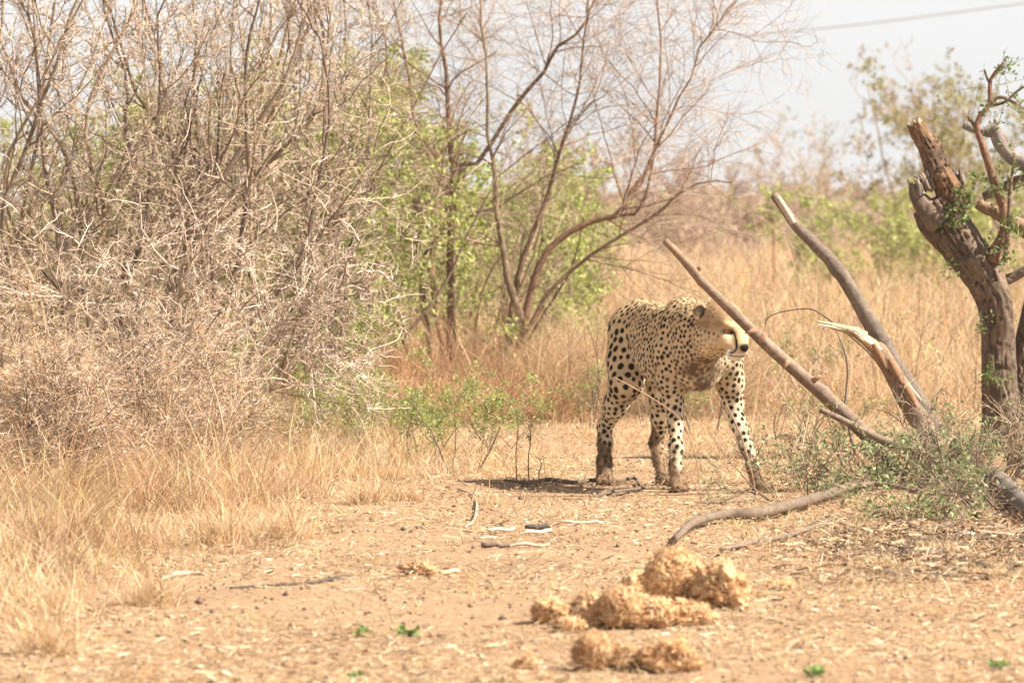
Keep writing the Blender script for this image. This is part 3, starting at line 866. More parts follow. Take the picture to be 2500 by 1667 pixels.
    g.build('twig_spray', M_twig, root, kind='stuff')
    leaves(gl, t1[:, :] - base, 300, r, (0.014, 0.030), LEAF_G, 0.012, 0.55)
    leaves(gl, t2 - base, 420, r, (0.014, 0.032), LEAF_G, 0.02, 0.55)
    leaves(gl, t3 - base, 110, r, (0.010, 0.020), GREEN_Y + LEAF_G[2:], 0.006, 0.5)
    gl.build('foliage', M_leaf, root, kind='stuff')
    # leaves low on the trunk
    g = Geo()
    for u, v in ((2398, 780), (2410, 925), (2430, 930), (2450, 940), (2420, 905), (2470, 990), (2396, 800)):
        tw = np.stack([P(u + r.uniform(-8, 8), v + r.uniform(-8, 8), Y - .22)[None] + np.outer(np.linspace(0, 1, 4), r.normal(0, 0.03, 3)) for _ in range(3)])
        tubes(g, tw - base, np.full(tw.shape[:2], 0.0016), 3, pick(r, BARK_T, 3))
        leaves(g, tw - base, 22, r, (0.012, 0.026), LEAF_G, 0.015, 0.55)
    g.build('leaf_sprig', M_leaf, root, kind='stuff')


build_hacked_tree()


def build_poles():
    r = np.random.default_rng(41)

    def pole(name, label, cat, Y, pts, colr, sides=16, rows=70, rough=0.05, knots=5, tipcol=None, extra=None, group=None, lie=None):
        p, rd = PP(Y, *pts)
        if lie is not None:                       # rests on the soil
            for k, q in enumerate(pts):
                yy = gdist(q[1]); p[k] = [(q[0] - 1250) / FPX * yy, yy, 0]; rd[k] = q[2] * 0.5 * yy / FPX
                p[k, 2] = gz(p[k, 0], yy) + rd[k] * 0.8 + lie
        base = p[0].copy()
        root = thing(name, label, cat, base, group)
        g = Geo()
        limb(g, p - base, rd, colr, r, sides, rows, rough, 9, 1.6, knots, colvar=0.22, seed=r.uniform(0, 20))
        g.build('shaft', M_bark, root, smooth=True)
        if extra: extra(root, base)
        return root, base

    barkc = np.array([0.33, 0.245, 0.18])

    # pole crossing in front of the cheetah's face
    def ex_a(root, base):
        for u, v, dx, dz in ((1845, 805, -0.035, -0.012), (1868, 815, -0.02, -0.03), (1700, 662, 0.02, 0.02), (1985, 930, 0.03, 0.02), (1925, 880, -0.02, -0.03)):
            g = Geo()
            a = P(u, v, 22.25) - base
            tubes(g, np.stack([a, a + [dx * 0.5, -0.01, dz * 0.5], a + [dx, -0.015, dz]]), [0.012, 0.009, 0.007], 7, (0.34, 0.20, 0.13), caps=True)
            g.build('twig_stub', M_bark, root, smooth=True)
    pole('leaning_pole', 'long straight brown branch propped aslant, crossing the cheetah\'s forehead', 'branch', 22.3,
         [(2205, 1190, 36, .6), (2150, 1100, 36, .5), (2075, 1022, 36, .4), (1990, 945, 35, .25), (1895, 862, 31, .1), (1800, 772, 27, 0), (1715, 688, 23, -.1), (1660, 625, 20, -.15), (1625, 590, 17, -.2)],
         np.array([[0.30, 0.215, 0.16], [0.34, 0.25, 0.185], [0.36, 0.265, 0.195], [0.36, 0.26, 0.19], [0.46, 0.31, 0.20]]), extra=ex_a)

    def ex_b(root, base):
        g = Geo()
        for u, v, dx, dz in ((1942, 556, 0.02, 0.03), (1950, 560, -0.012, 0.02), (1936, 548, 0.01, 0.035)):
            a = P(u, v, 24.4) - base
            tubes(g, np.stack([a, a + [dx * 0.5, -0.01, dz * 0.5], a + [dx, -0.012, dz]]), [0.011, 0.008, 0.004], 6, (0.24, 0.15, 0.10), caps=True)
        g.build('snapped_twig', M_bark, root)
        p, rd = PP(24.35, (2247, 982, 20), (2222, 952, 20), (2180, 890, 17), (2150, 848, 10))
        g = Geo()
        limb(g, p - base + np.array([0, -0.02, 0.006]), rd * 0.7, (0.55, 0.49, 0.42), r, 10, 30, 0.08, 6, 1.2, 0)
        g.build('peeled_strip', M_wood, root, smooth=True)
        p, rd = PP(24.36, (1935, 548, 17), (1915, 515, 17), (1895, 484, 16))
        g = Geo()
        limb(g, p - base + np.array([0.004, -0.008, 0.004]), rd, (0.72, 0.60, 0.47), r, 10, 24, 0.06, 6, 1.2, 0)
        g.build('peeled_tip', M_wood, root, smooth=True)
    pole('leaning_pole', 'grey-brown curved pole with a pale peeled tip, behind the splintered branch', 'branch', 24.4,
         [(2330, 1140, 44), (2290, 1060, 44), (2236, 968, 44), (2185, 890, 43), (2132, 800, 40), (2082, 715, 36), (2040, 650, 33), (1990, 598, 30), (1945, 552, 28), (1912, 508, 22), (1888, 476, 21)],
         np.array([[0.24, 0.19, 0.15], [0.26, 0.205, 0.16], [0.28, 0.22, 0.17], [0.27, 0.21, 0.165], [0.40, 0.31, 0.23]]), extra=ex_b)

    def ex_c(root, base):
        g = Geo()
        splinters(g, P(2075, 806, 23.45) - base, (-1.0, -0.05, 0.24), 9, r, 0.009, (0.08, 0.15), (0.005, 0.009), FRESH, 0.03)
        splinters(g, P(2125, 838, 23.42) - base, (-1.0, -0.1, 0.75), 9, r, 0.014, (0.06, 0.12), (0.005, 0.009), FRESH, 0.04)
        g.build('splintered_end', M_wood, root)
        for u, v, L in ((2180, 905, 0.13), (2215, 962, 0.10), (2142, 868, 0.07)):
            g = Geo()
            p, rd = PP(23.42, (u + 18, v + 34, 10), (u, v, 20), (u - 14, v - 28, 10))
            limb(g, p - base + np.array([0.006, -0.0225, 0.002]), rd, ORANGE, r, 8, 16, 0.15, 9, 1.4, 0, colvar=0.3)
            g.build('bark_scar', M_wood, root, smooth=True)
    pole('splintered_branch', 'brown branch snapped to a pale splintered end beside the poles', 'branch', 23.45,
         [(2318, 1205, 60, -.25), (2290, 1110, 56, -.15), (2262, 1052, 54), (2215, 980, 50), (2180, 912, 46), (2150, 866, 40), (2120, 835, 30), (2085, 812, 24), (2040, 797, 17), (1996, 786, 6)],
         np.array([[0.30, 0.18, 0.12], [0.34, 0.24, 0.17], [0.36, 0.26, 0.19], [0.38, 0.26, 0.18], [0.50, 0.34, 0.21], [0.74, 0.58, 0.40], [0.78, 0.64, 0.46]]), rough=0.10, extra=ex_c)
    pole('thin_branch', 'thin brown cut branch lying low across the leafy brush pile', 'branch', 22.5,
         [(2320, 1120, 20, .2), (2240, 1102, 22), (2170, 1080, 22), (2100, 1048, 19), (2050, 1022, 17), (2003, 1000, 14)], barkc, 10, 40)
    pole('fallen_branch', 'long grey-brown fallen branch lying on the soil before the brush pile', 'branch', 20.9,
         [(1650, 1338, 16, -1.9), (1690, 1304, 22, -1.5), (1760, 1285, 24, -1.0), (1850, 1280, 27, -.4), (1930, 1262, 28, .2), (2010, 1240, 26, .6), (2090, 1222, 22, .9)],
         barkc * 0.85, 12, 60, 0.08, 6, lie=0.02)
    pole('fallen_branch', 'thin pale stick lying along the front of the brush pile', 'branch', 21.0,
         [(2060, 1226, 14), (2150, 1224, 13), (2240, 1234, 12), (2330, 1238, 9)], barkc * 1.15, 8, 30, 0.06, 3, lie=0.03)
    pole('fallen_branch', 'thin brown stick lying below the long fallen branch', 'branch', 20.0,
         [(1760, 1352, 10, -.9), (1840, 1335, 13, -.4), (1940, 1312, 12, 0), (2040, 1278, 9, .5)], barkc * 0.95, 8, 30, 0.06, 3, lie=0.008)
    pole('fallen_log', 'grey barkless log lying on the ground at the foot of the trunk', 'log', 22.2,
         [(2560, 1302, 46), (2500, 1262, 46), (2440, 1215, 44), (2390, 1180, 40), (2345, 1150, 34), (2300, 1130, 24)],
         np.array([[0.27, 0.23, 0.20], [0.30, 0.255, 0.22], [0.25, 0.195, 0.15], [0.22, 0.165, 0.125]]), 20, 50, 0.14, 3, lie=0.01)
    pole('grey_vine', 'thin grey stalk rising through the gap between the two leaning poles', 'stalk', 22.9,
         [(2088, 1110, 7), (2072, 1040, 7), (2062, 1010, 8), (2066, 960, 6), (2070, 900, 6), (2060, 850, 5), (2042, 808, 3)], (0.33, 0.28, 0.23), 7, 36, 0.04, 2)
    pole('arching_twig', 'dark dry twig arching over above the splintered branch', 'twig', 24.8,
         [(2290, 1100, 6), (2225, 985, 6), (2160, 905, 6), (2110, 850, 5), (2050, 800, 5), (2012, 772, 4), (1978, 754, 4), (1925, 758, 3), (1888, 768, 3), (1872, 780, 3), (1868, 798, 2)], (0.20, 0.14, 0.11), 6, 36, 0.04, 0)
    pole('dry_stick', 'short brown stick lying on the straw behind the cheetah', 'stick', 27.2,
         [(1868, 1090, 14, 0), (1890, 1074, 15, .2), (1925, 1076, 16, .2), (1960, 1086, 12, .1)], (0.40, 0.31, 0.23), 8, 24, 0.1, 2, lie=0.004)
    # ground sticks by the cheetah's feet
    def thorny(root, base):
        g = Geo()
        for u in np.arange(1245, 1560, 22):
            a = P(u + r.uniform(-6, 6), 1188 - 4 * math.sin(u / 60), 23.3) - base
            dd = np.array([r.uniform(-0.02, 0.02), -0.02, r.choice([-0.012, 0.03]) * r.uniform(0.6, 1.4)])
            tubes(g, np.stack([a, a + dd * 0.6, a + dd]), [0.004, 0.003, 0.001], 5, (0.20, 0.145, 0.11))
        g.build('thorn_set', M_twig, root, kind='stuff')
    pole('thorny_stick', 'dark thorny stick lying on the ground at the cheetah\'s hind paws', 'stick', 23.3,
         [(1232, 1184, 6), (1290, 1191, 9), (1340, 1184, 10), (1400, 1190, 10), (1450, 1184, 10), (1510, 1186, 9), (1548, 1178, 9), (1562, 1196, 5)], (0.24, 0.175, 0.13), 8, 50, 0.1, 4, extra=thorny, lie=0.012)
    pole('thorny_stick', 'smaller dark forked stick lying beside the cheetah\'s front paw', 'stick', 22.9,
         [(1440, 1222, 4), (1500, 1210, 7), (1560, 1202, 8), (1580, 1190, 6)], (0.24, 0.18, 0.14), 7, 24, 0.1, 2, lie=0.01)
    pole('dark_stick', 'long thin blackish stick lying on the open soil before the tussocks', 'stick', 17.2,
         [(560, 1440, 5, -.2), (660, 1434, 7, -.1), (760, 1420, 9, .1), (850, 1406, 7, .4)], (0.15, 0.12, 0.10), 7, 30, 0.06, 2, lie=0.003)
    pole('pale_stick', 'whitish curved stick lying by the grass tufts under the thorn bushes', 'stick', 18.0,
         [(385, 1425, 8, -.3), (425, 1410, 12), (470, 1406, 11), (500, 1407, 7)], (0.66, 0.55, 0.42), 8, 24, 0.06, 1, lie=0.004)
    pole('pale_stick', 'whitish hooked root lying bare on the path by the cheetah', 'stick', 21.8,
         [(1135, 1288, 6, -1.0), (1158, 1270, 8, -.8), (1163, 1232, 7, -.2), (1148, 1210, 6, .3), (1118, 1198, 5, .8)], (0.62, 0.50, 0.38), 7, 30, 0.06, 1, lie=0.004)
    # leaning grass stalks before the cheetah
    for lab, Y, pts in (('pinkish dry grass stalk slanting across the cheetah\'s thigh and foreleg', 22.0, [(1712, 1225, 3), (1700, 1120, 3), (1672, 1040, 3), (1640, 1005, 3.5), (1580, 965, 4), (1497, 920, 3)]),
                        ('pale dry grass stalk slanting across the cheetah\'s outstretched foreleg', 22.0, [(1850, 1240, 4), (1838, 1165, 5), (1815, 1080, 5), (1790, 1020, 4), (1772, 985, 3)])):
        pole('grass_stalk', lab, 'stalk', Y, pts, (0.62, 0.40, 0.26), 6, 24, 0.02, 0, group='dry stalks before the cheetah')


build_poles()


def build_brush():
    r = np.random.default_rng(43)
    shrub('brush_pile', 'heap of cut leafy green branches round the foot of the leaning poles', 'brush', gx(2190, 22.55), r, ns=20, height=(0.14, 0.36), lean=(-0.35, -0.5), spread=2.8, rad=0.007,
          n1=90, n2=300, n3=700, nth=0, bark=BARK_T + BARK_D, twig=BARK_T, L1=(0.10, 0.30), L2=(0.06, 0.18), L3=(0.04, 0.10), bias1=(0, 0, -0.12), bias2=(0, 0, -0.10),
          nleaf=2900, leafcol=GREEN_S, leafsize=(0.015, 0.030), wig=0.16)
    shrub('brush_pile', 'low clump of drooping green leaves on the shaded soil before the fallen stick', 'brush', gx(2235, 20.6), r, ns=8, height=(0.10, 0.24), spread=2.0, rad=0.004,
          n1=40, n2=120, n3=260, nth=0, bark=BARK_T + BARK_D, twig=BARK_T, L1=(0.08, 0.2), L2=(0.05, 0.14), L3=(0.03, 0.08), bias1=(0, 0, -0.06), bias2=(0, 0, -0.05),
          nleaf=800, leafcol=GREEN_S + LEAF_G[2:], leafsize=(0.014, 0.028), wig=0.16)
    shrub('brush_pile', 'dark dry twigs strewn on the soil at the foot of the hacked trunk', 'brush', gx(2450, 21.2), r, ns=14, height=(0.15, 0.5), spread=2.6, rad=0.006,
          n1=70, n2=260, n3=500, nth=0, bark=BARK_T + BARK_D, twig=BARK_T + BARK_D, L1=(0.12, 0.35), L2=(0.08, 0.22), L3=(0.04, 0.12), bias1=(0, 0, -0.07), bias2=(0, 0, -0.06), wig=0.16)
    shrub('brush_pile', 'bare brown brushwood tangled on the ground between poles and trunk', 'brush', gx(2400, 22.8), r, ns=16, height=(0.2, 0.5), spread=2.2, rad=0.006,
          n1=90, n2=380, n3=700, nth=0, bark=BARK_T + BARK_D, twig=BARK_T + TWIG_R, L1=(0.15, 0.4), L2=(0.08, 0.25), L3=(0.04, 0.12), bias1=(0, 0, -0.04), bias2=(0, 0, -0.05),
          nleaf=260, leafcol=GREEN_S, leafsize=(0.012, 0.026), wig=0.16)
    shrub('brush_pile', 'sparse thin twigs with a few leaves on the soil beside the cheetah\'s outstretched paw', 'brush', gx(1960, 21.8), r, ns=9, height=(0.2, 0.42), lean=(-0.6, -0.1), spread=1.4, rad=0.004,
          n1=30, n2=90, n3=160, nth=0, bark=BARK_T, twig=BARK_T + TWIG_R, L1=(0.1, 0.35), L2=(0.06, 0.2), L3=(0.03, 0.1), bias1=(0, 0, -0.03), bias2=(0, 0, -0.03),
          nleaf=360, leafcol=GREEN_S, leafsize=(0.012, 0.024), wig=0.16)


build_brush()
# ------------------------------------------------------------------ distance
def build_far():
    r = np.random.default_rng(61)
    brown = [(0.34, 0.25, 0.17), (0.40, 0.30, 0.21), (0.28, 0.20, 0.14)]
    pink = [(0.42, 0.30, 0.23), (0.36, 0.26, 0.20), (0.46, 0.35, 0.27)]
    drygreen = [(0.30, 0.30, 0.12), (0.36, 0.34, 0.15), (0.42, 0.36, 0.19), (0.25, 0.26, 0.09)]
    far = dict(nth=0, wig=0.13)
    spots = [
        # name, label, u, Y, stems, height, spread, leaves, leaf colours, leaf size, twig colours, seed lean
        ('umbrella_thorn', 'hazy brown umbrella-shaped tree far behind the broken stub of the hacked trunk', 2290, 85, 5, (2.6, 3.4), 0.55, 5200, drygreen[1:3] + brown, (0.04, 0.09), brown, 0.03),
        ('umbrella_thorn', 'hazy pale green tree far behind the leafy shoots of the hacked trunk', 2470, 78, 6, (2.4, 3.2), 0.55, 6500, drygreen, (0.04, 0.09), brown, 0.02),
        ('umbrella_thorn', 'thin hazy bare tree on the skyline between peeled pole tip and broken stub', 2050, 95, 6, (2.0, 3.0), 0.5, 1200, drygreen, (0.04, 0.08), pink, 0.02),
        ('far_bush', 'yellow-green hazy bush beyond the grass right behind the pole with the peeled tip', 2060, 62, 7, (0.9, 1.5), 0.9, 5200, GREEN_Y, (0.03, 0.07), brown, 0.02),
        ('far_bush', 'yellow-green hazy bush beyond the grass below the hacked trunk\'s broken top', 2240, 66, 7, (0.9, 1.6), 0.9, 5600, GREEN_Y, (0.03, 0.07), brown, 0.02),
        ('far_bush', 'yellow-green hazy bush beyond the grass, seen through the gap past the hacked trunk', 2440, 60, 7, (1.0, 1.6), 0.9, 5000, GREEN_Y, (0.03, 0.07), brown, 0.02),
        ('far_bush', 'brown hazy leafless bush on the skyline just beside the rusty post', 1800, 110, 9, (1.5, 2.4), 0.9, 2600, pink, (0.05, 0.10), pink, 0.03),
        ('far_bush', 'brown hazy leafless bush on the skyline under the drooping twigs of the leafless tree', 1650, 105, 9, (1.3, 2.2), 0.9, 2600, pink, (0.05, 0.10), pink, 0.03),
        ('far_bush', 'brown hazy bush on the skyline behind the side limb of the leafless tree', 1450, 80, 9, (1.6, 2.4), 0.8, 3000, pink + drygreen[:1], (0.05, 0.10), pink, 0.03),
        ('far_bush', 'low green hazy bush in the pale grass behind the cheetah\'s head', 1960, 34, 7, (0.25, 0.42), 0.5, 1500, GREEN_D, (0.012, 0.026), brown, 0.006),
        ('far_bush', 'hazy green bush far off beyond the straight thorn stems', 60, 75, 7, (1.2, 1.9), 0.9, 3600, drygreen, (0.04, 0.08), brown, 0.02),
        ('far_bush', 'hazy brown bush far off beyond the bush with crossing branches', 280, 90, 8, (1.6, 2.4), 0.9, 2600, pink, (0.05, 0.1), pink, 0.03)]
    for name, lab, u, Y, ns, hgt, spr, nl, lc, ls, tw, rad in spots:
        s = hgt[1]
        shrub(name, lab, 'tree' if name == 'umbrella_thorn' else 'bush', gx(u, Y), r, ns=ns, height=hgt, spread=spr, rad=rad, n1=40, n2=200, n3=650, k3=3, k2=5, bark=tw, twig=tw,
              L1=(0.25 * s, 0.5 * s), L2=(0.12 * s, 0.3 * s), L3=(0.05 * s, 0.14 * s), nleaf=nl, leafcol=lc, leafsize=ls, group='hazy bushes beyond the grass' if name == 'far_bush' else None,
              tmin=(0.00009 * Y, 0.00006 * Y, 0.00005 * Y), bias1=(0, 0, 0.06), leaf_t0=0.0, stem_name='trunk' if name == 'umbrella_thorn' else 'stem', **far)
    # tawny weeds in the middle distance
    g = Geo(); gl = Geo()
    n = 520
    y = r.uniform(29.5, 58, n); x = (r.uniform(1560, 2560, n) - 1250) / FPX * y
    b = np.stack([x, y, gz(x, y)], -1)
    az = r.uniform(0, 2 * np.pi, n); K = 6
    d = unit(np.stack([np.cos(az) * 0.25, np.sin(az) * 0.25, np.ones(n)], -1))
    L = (r.uniform(0.25, 0.6, n) + 0.4 * np.clip((y - 32) / 14, 0, 1) * r.random(n))[:, None] / (K - 1)
    pts = np.empty((n, K, 3)); pts[:, 0] = b
    for k in range(1, K):
        d = unit(d + r.normal(0, 0.10, (n, 3))); pts[:, k] = pts[:, k - 1] + d * L
    rr = np.full((n, K), 0.0035) * np.linspace(1, 0.4, K)
    tubes(g, pts, rr, 3, pick(r, BARK_T + RUST[:2], n))
    t1, q1 = grow(pts, rr, 3200, r, 4, (0.10, 0.35), (0.4, 1.1), 0.15, (0, 0, 0.1), 0.2, 0.7, 0.0020)
    tubes(g, t1, q1, 3, pick(r, TWIG_R + RUST[:2] + GOLD[:1], 3200))
    leaves(g, t1[::3], 2600, r, (0.012, 0.030), GREEN_Y + GREEN_D, 0.02)
    g.build('dry_weeds', M_twig, kind='stuff', label='tangle of tawny dry weed stems standing in the grass behind the poles', cat='weeds')
    # far thicket that reads as one mass
    g = Geo()
    n = 19000
    y = r.uniform(150, 420, n); x = (r.uniform(-700, 3200, n) - 1250) / FPX * y
    top = 0.6 + 2.2 * vnoise(np.stack([x * 0.06, y * 0.01, 0 * x], -1), 1.0)
    c = np.stack([x, y, gz(x, y) + r.random(n) * top], -1)
    s = 0.0011 * y * r.uniform(0.6, 1.6, n)
    dd = unit(r.normal(size=(n, 3))); e = unit(np.cross(dd, r.normal(size=(n, 3))))
    v = np.stack([c - dd * s[:, None], c + e * s[:, None] * 0.7, c + dd * s[:, None], c - e * s[:, None] * 0.7], 1)
    g.add(v.reshape(-1, 3), None, np.arange(n * 4).reshape(-1, 4), np.repeat(pick(r, pink + brown + drygreen[:2], n), 4, 0))
    g.build('far_thicket', M_leaf, kind='stuff', label='low brown thicket far off along the skyline', cat='thicket')
    # rusty fence post
    base = np.array([*gx(1889, 70.0), 0]); base[2] = gz(base[0], base[1])
    root = thing('fence_post', 'thin rusty iron post standing in the far grass', 'post', base)
    g = Geo()
    z = np.linspace(-0.1, 1.32, 8)
    for sx, sy, w, dth in ((0, 0, 0.034, 0.006), (0, 0.014, 0.006, 0.03)):
        for k in range(7):
            pass
        a = np.array([[-w / 2, -dth / 2], [w / 2, -dth / 2], [w / 2, dth / 2], [-w / 2, dth / 2]]) + [sx, sy]
        v = np.array([[*a[j], zz] for zz in z for j in range(4)])
        q = [[4 * k + j, 4 * k + (j + 1) % 4, 4 * k + 4 + (j + 1) % 4, 4 * k + 4 + j] for k in range(7) for j in range(4)] + [[28, 29, 30, 31]]
        g.add(v, None, q, (0.26, 0.13, 0.08))
    g.build('angle_iron', M_bark, root)
    g = Geo()
    for zz in (0.35, 0.75, 1.15):
        tubes(g, np.array([[-0.022, -0.012, zz], [0.0, -0.02, zz + 0.004], [0.022, -0.012, zz]]), [0.004] * 3, 5, (0.2, 0.16, 0.14))
    g.build('wire_tie', M_bark, root)
    # power cables
    for lab, Y, pts in (('thin grey overhead cable, the lower one over the hacked tree', 150.0, [(900, 165), (1500, 112), (2050, 66), (2600, -4)]),
                        ('thin grey overhead cable, the upper one over the hacked tree', 150.0, [(1000, 88), (1500, 48), (1800, 14), (2100, -28)]),
                        ('thin grey overhead cable behind the tops of the straight thorn stems', 150.0, [(-500, 138), (0, 98), (420, 66), (1000, 8)])):
        g = Geo()
        p = smooth_path(np.array([P(u, v, Y) for u, v in pts]), 40)
        ctr = p.mean(0)
        tubes(g, p - ctr, np.full(40, 0.020), 6, (0.30, 0.30, 0.31))
        o = g.build('power_cable', M_twig, label=lab, cat='cable')
        o.location = ctr


build_far()
# ------------------------------------------------------------------ low green shrubs, dung, chips
def build_small():
    r = np.random.default_rng(71)
    for u, Y, h, n, lab, lean, sp in (
            (640, 27.6, (0.35, 0.62), 6500, 'low pale green shrub under the leaning thorn bush', (0, 0), 0.9),
            (790, 27.2, (0.32, 0.58), 6500, 'low pale green shrub beside the reddish grass, taller of its pair', (0, 0), 0.9),
            (700, 26.0, (0.22, 0.40), 3000, 'low pale green herb clump on the straw before the pair of low shrubs', (0, 0), 1.5),
            (860, 26.6, (0.20, 0.38), 2600, 'low pale green herb clump by bare soil, before the reddish grass', (0, 0), 1.5),
            (600, 25.6, (0.22, 0.40), 2200, 'low pale green herb clump in the grass under the tips of the pale dead branches', (0, 0), 1.4),
            (1210, 26.6, (0.18, 0.32), 1200, 'low pale green herb clump behind the upright twigs', (0, 0), 1.3),
            (1030, 25.6, (0.25, 0.42), 1900, 'thin upright green seedling shrub with dark stems before the reddish grass', (0, 0), 0.5),
            (1125, 24.4, (0.30, 0.52), 2000, 'tallest thin green seedling shrub, growing by the dark twig on the path', (0.05, 0), 0.35),
            (940, 25.2, (0.15, 0.30), 500, 'small sparse green seedling on bare soil beside the straw', (0, 0), 0.6),
            (1420, 29.0, (0.35, 0.65), 600, 'sparse green sapling standing just behind the cheetah\'s rump', (-0.1, 0), 0.5),
            (1590, 29.5, (0.2, 0.4), 500, 'sparse green seedling seen under the cheetah\'s belly', (0, 0), 0.6),
            (1715, 28.5, (0.2, 0.38), 450, 'sparse green seedling seen between the cheetah\'s front legs', (0, 0), 0.5),
            (1935, 27.0, (0.2, 0.35), 300, 'sparse green seedling on the straw under the leaning pole', (0, 0), 0.4),
            (2025, 26.0, (0.2, 0.38), 380, 'sparse green seedling beside the thin grey stalk', (0, 0), 0.4)):
        shrub('green_shrub', lab, 'shrub', gx(u, Y), r, ns=7 if n > 2000 else 4, height=h, lean=lean, spread=sp, rad=0.005, n1=26 if n > 2000 else 12, n2=150 if n > 2000 else 40, n3=700 if n > 2000 else 150, nth=0,
              bark=BARK_D + BARK_T, twig=BARK_T, L1=(0.12, 0.3), L2=(0.06, 0.18), L3=(0.03, 0.09), nleaf=n, leafcol=GREEN_D[1:] + GREEN_Y, leafsize=(0.009, 0.019), bias1=(0, 0, 0.15), tmin=(0.0016, 0.0012, 0.0009))
    for u, Y, h, lab in ((1262, 23.7, 0.30, 'bare dark upright twig, tallest of three by the thorny stick'), (1292, 23.5, 0.26, 'forked dark twig standing at the thorny stick with few leaves'),
                         (1318, 23.4, 0.13, 'short dark broken twig, the stoutest of three by the thorny stick')):
        x, y = gx(u, Y); b = np.array([x, y, float(gz(x, y)) - 0.01])
        root = thing('upright_twig', lab, 'twig', b)
        g = Geo()
        p = np.array([[0, 0, 0], [-0.004, 0, h * 0.4], [0.006, 0.01, h * 0.75], [-0.006 if h > 0.2 else -0.02, 0, h]])
        limb(g, p, np.array([0.0026, 0.0023, 0.0018, 0.0011]), (0.16, 0.115, 0.085), r, 7, 16, 0.08, 9, 1.5, 2)
        g.build('stem', M_bark, root, smooth=True)
        if h > 0.2:
            sp = smooth_path(p, 8)[None]
            t, q = grow(sp, np.full((1, 8), 0.003), 7, r, 5, (0.04, 0.12), (0.4, 0.9), 0.12, (0, 0, 0.15), 0.3)
            g = Geo(); tubes(g, t, q, 4, pick(r, BARK_D, 7)); g.build('twig_fork', M_twig, root)
            g = Geo(); leaves(g, t, 34, r, (0.008, 0.016), GREEN_D, 0.008); g.build('foliage', M_leaf, root, kind='stuff')
    # tussocks one can tell apart
    for u, v, h, n, lab in ((365, 1470, 0.22, 210, 'golden grass tussock by the whitish curved stick'), (118, 1585, 0.20, 230, 'golden grass tussock alone on the soil'),
                            (690, 1318, 0.24, 200, 'golden grass tussock beside the hooked root path'), (985, 1225, 0.16, 240, 'straw coloured grass tussock by the cheetah\'s shadow'),
                            (900, 1235, 0.20, 240, 'straw coloured grass tussock before the seedling shrubs'), (545, 1330, 0.26, 240, 'golden grass tussock at the edge of the dense bush grass'),
                            (1190, 1232, 0.09, 150, 'short greenish grass tuft in the cheetah\'s shadow'), (2150, 1385, 0.08, 130, 'short straw tuft on the soil before the brush pile'),
                            (2300, 1352, 0.10, 150, 'pale straw tuft beside the bark chips under the brush pile')):
        Y = gdist(v); x, y = gx(u, Y)
        b = np.array([x, y, float(gz(x, y))])
        g = Geo()
        bs = np.c_[r.normal(0, 0.042, (n, 2)), np.zeros(n)]
        blades(g, bs, r.uniform(0.45, 1.0, n) * h, r.uniform(0.0022, 0.0040, n), pick(r, GOLD + STRAW[:2], n), r, bend=0.7, lean=0.75)
        o = g.build('grass_tussock', M_grass, label=lab, cat='tussock')
        o.location = b
    # ---- elephant dung
    def ico(sub):
        t = (1 + 5 ** 0.5) / 2
        v = [(-1, t, 0), (1, t, 0), (-1, -t, 0), (1, -t, 0), (0, -1, t), (0, 1, t), (0, -1, -t), (0, 1, -t), (t, 0, -1), (t, 0, 1), (-t, 0, -1), (-t, 0, 1)]
        f = [(0, 11, 5), (0, 5, 1), (0, 1, 7), (0, 7, 10), (0, 10, 11), (1, 5, 9), (5, 11, 4), (11, 10, 2), (10, 7, 6), (7, 1, 8), (3, 9, 4), (3, 4, 2), (3, 2, 6), (3, 6, 8), (3, 8, 9), (4, 9, 5), (2, 4, 11), (6, 2, 10), (8, 6, 7), (9, 8, 1)]
        v = [unit(np.array(p)) for p in v]
        for _ in range(sub):
            mid, nf = {}, []
            def m(a, b):
                k = (min(a, b), max(a, b))
                if k not in mid:
                    v.append(unit(v[a] + v[b])); mid[k] = len(v) - 1
                return mid[k]
            for a, b, c in f:
                x, y, z = m(a, b), m(b, c), m(c, a)
                nf += [(a, x, z), (b, y, x), (c, z, y), (x, y, z)]
            f = nf
        return np.array(v), np.array(f)
    IV4, IF4 = ico(4)
    IV5, IF5 = ico(5)
    DUNG = [(0.60, 0.365, 0.19), (0.66, 0.42, 0.23), (0.54, 0.32, 0.16), (0.74, 0.53, 0.32), (0.44, 0.25, 0.12)]

    def dung(u, v0, v1, w, Y, lab, rag=0.16, dark=1.0, lift=0.0, fib=900, grp=None):
        """lump seen between rows v0 (top) and v1 (bottom), w pixels wide"""
        IV, IF = (IV5, IF5) if w > 145 else (IV4, IF4)
        hh = (v1 - v0) / FPX * Y; ww = w / FPX * Y
        x = (u - 1250) / FPX * Y
        z0 = float(gz(x, Y)) + lift
        ctr = np.array([x, Y, z0 + hh * 0.46])
        root = thing('dung_lump', lab, 'dung', (x, Y, z0), grp)
        sc = np.array([ww * 0.5, ww * 0.45, hh * 0.52])
        sd = r.uniform(0, 50)
        n1 = vnoise(IV + sd, 1.6); n2 = vnoise(IV * 1.0 + sd, 4.5); n3 = vnoise(IV + sd, 12.0)
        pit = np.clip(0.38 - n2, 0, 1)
        n4 = vnoise(IV + sd, 30.0)
        f = 1 + rag * ((n1 - 0.5) * 2.8 + (n2 - 0.5) * 1.6 + (n3 - 0.5) * 0.9 - pit * 3.4) + 0.06 * (n3 - 0.5) + 0.07 * (n4 - 0.5)
        V = IV * f[:, None] * sc + (ctr - np.array([x, Y, z0]))
        V[:, 2] = np.maximum(V[:, 2], -0.012)
        col = pick(r, DUNG[:2], 1)[0] * dark * (0.62 + 0.55 * n3 + 0.25 * n1)[:, None] * (1 - 0.45 * np.clip(pit * 3, 0, 1))[:, None]  # pits darkened in the colour, painting shade into the creases
        me = mesh_np('lump', V, IF, None, M_dung, col, smooth=True)
        new_obj('lump', me, root)
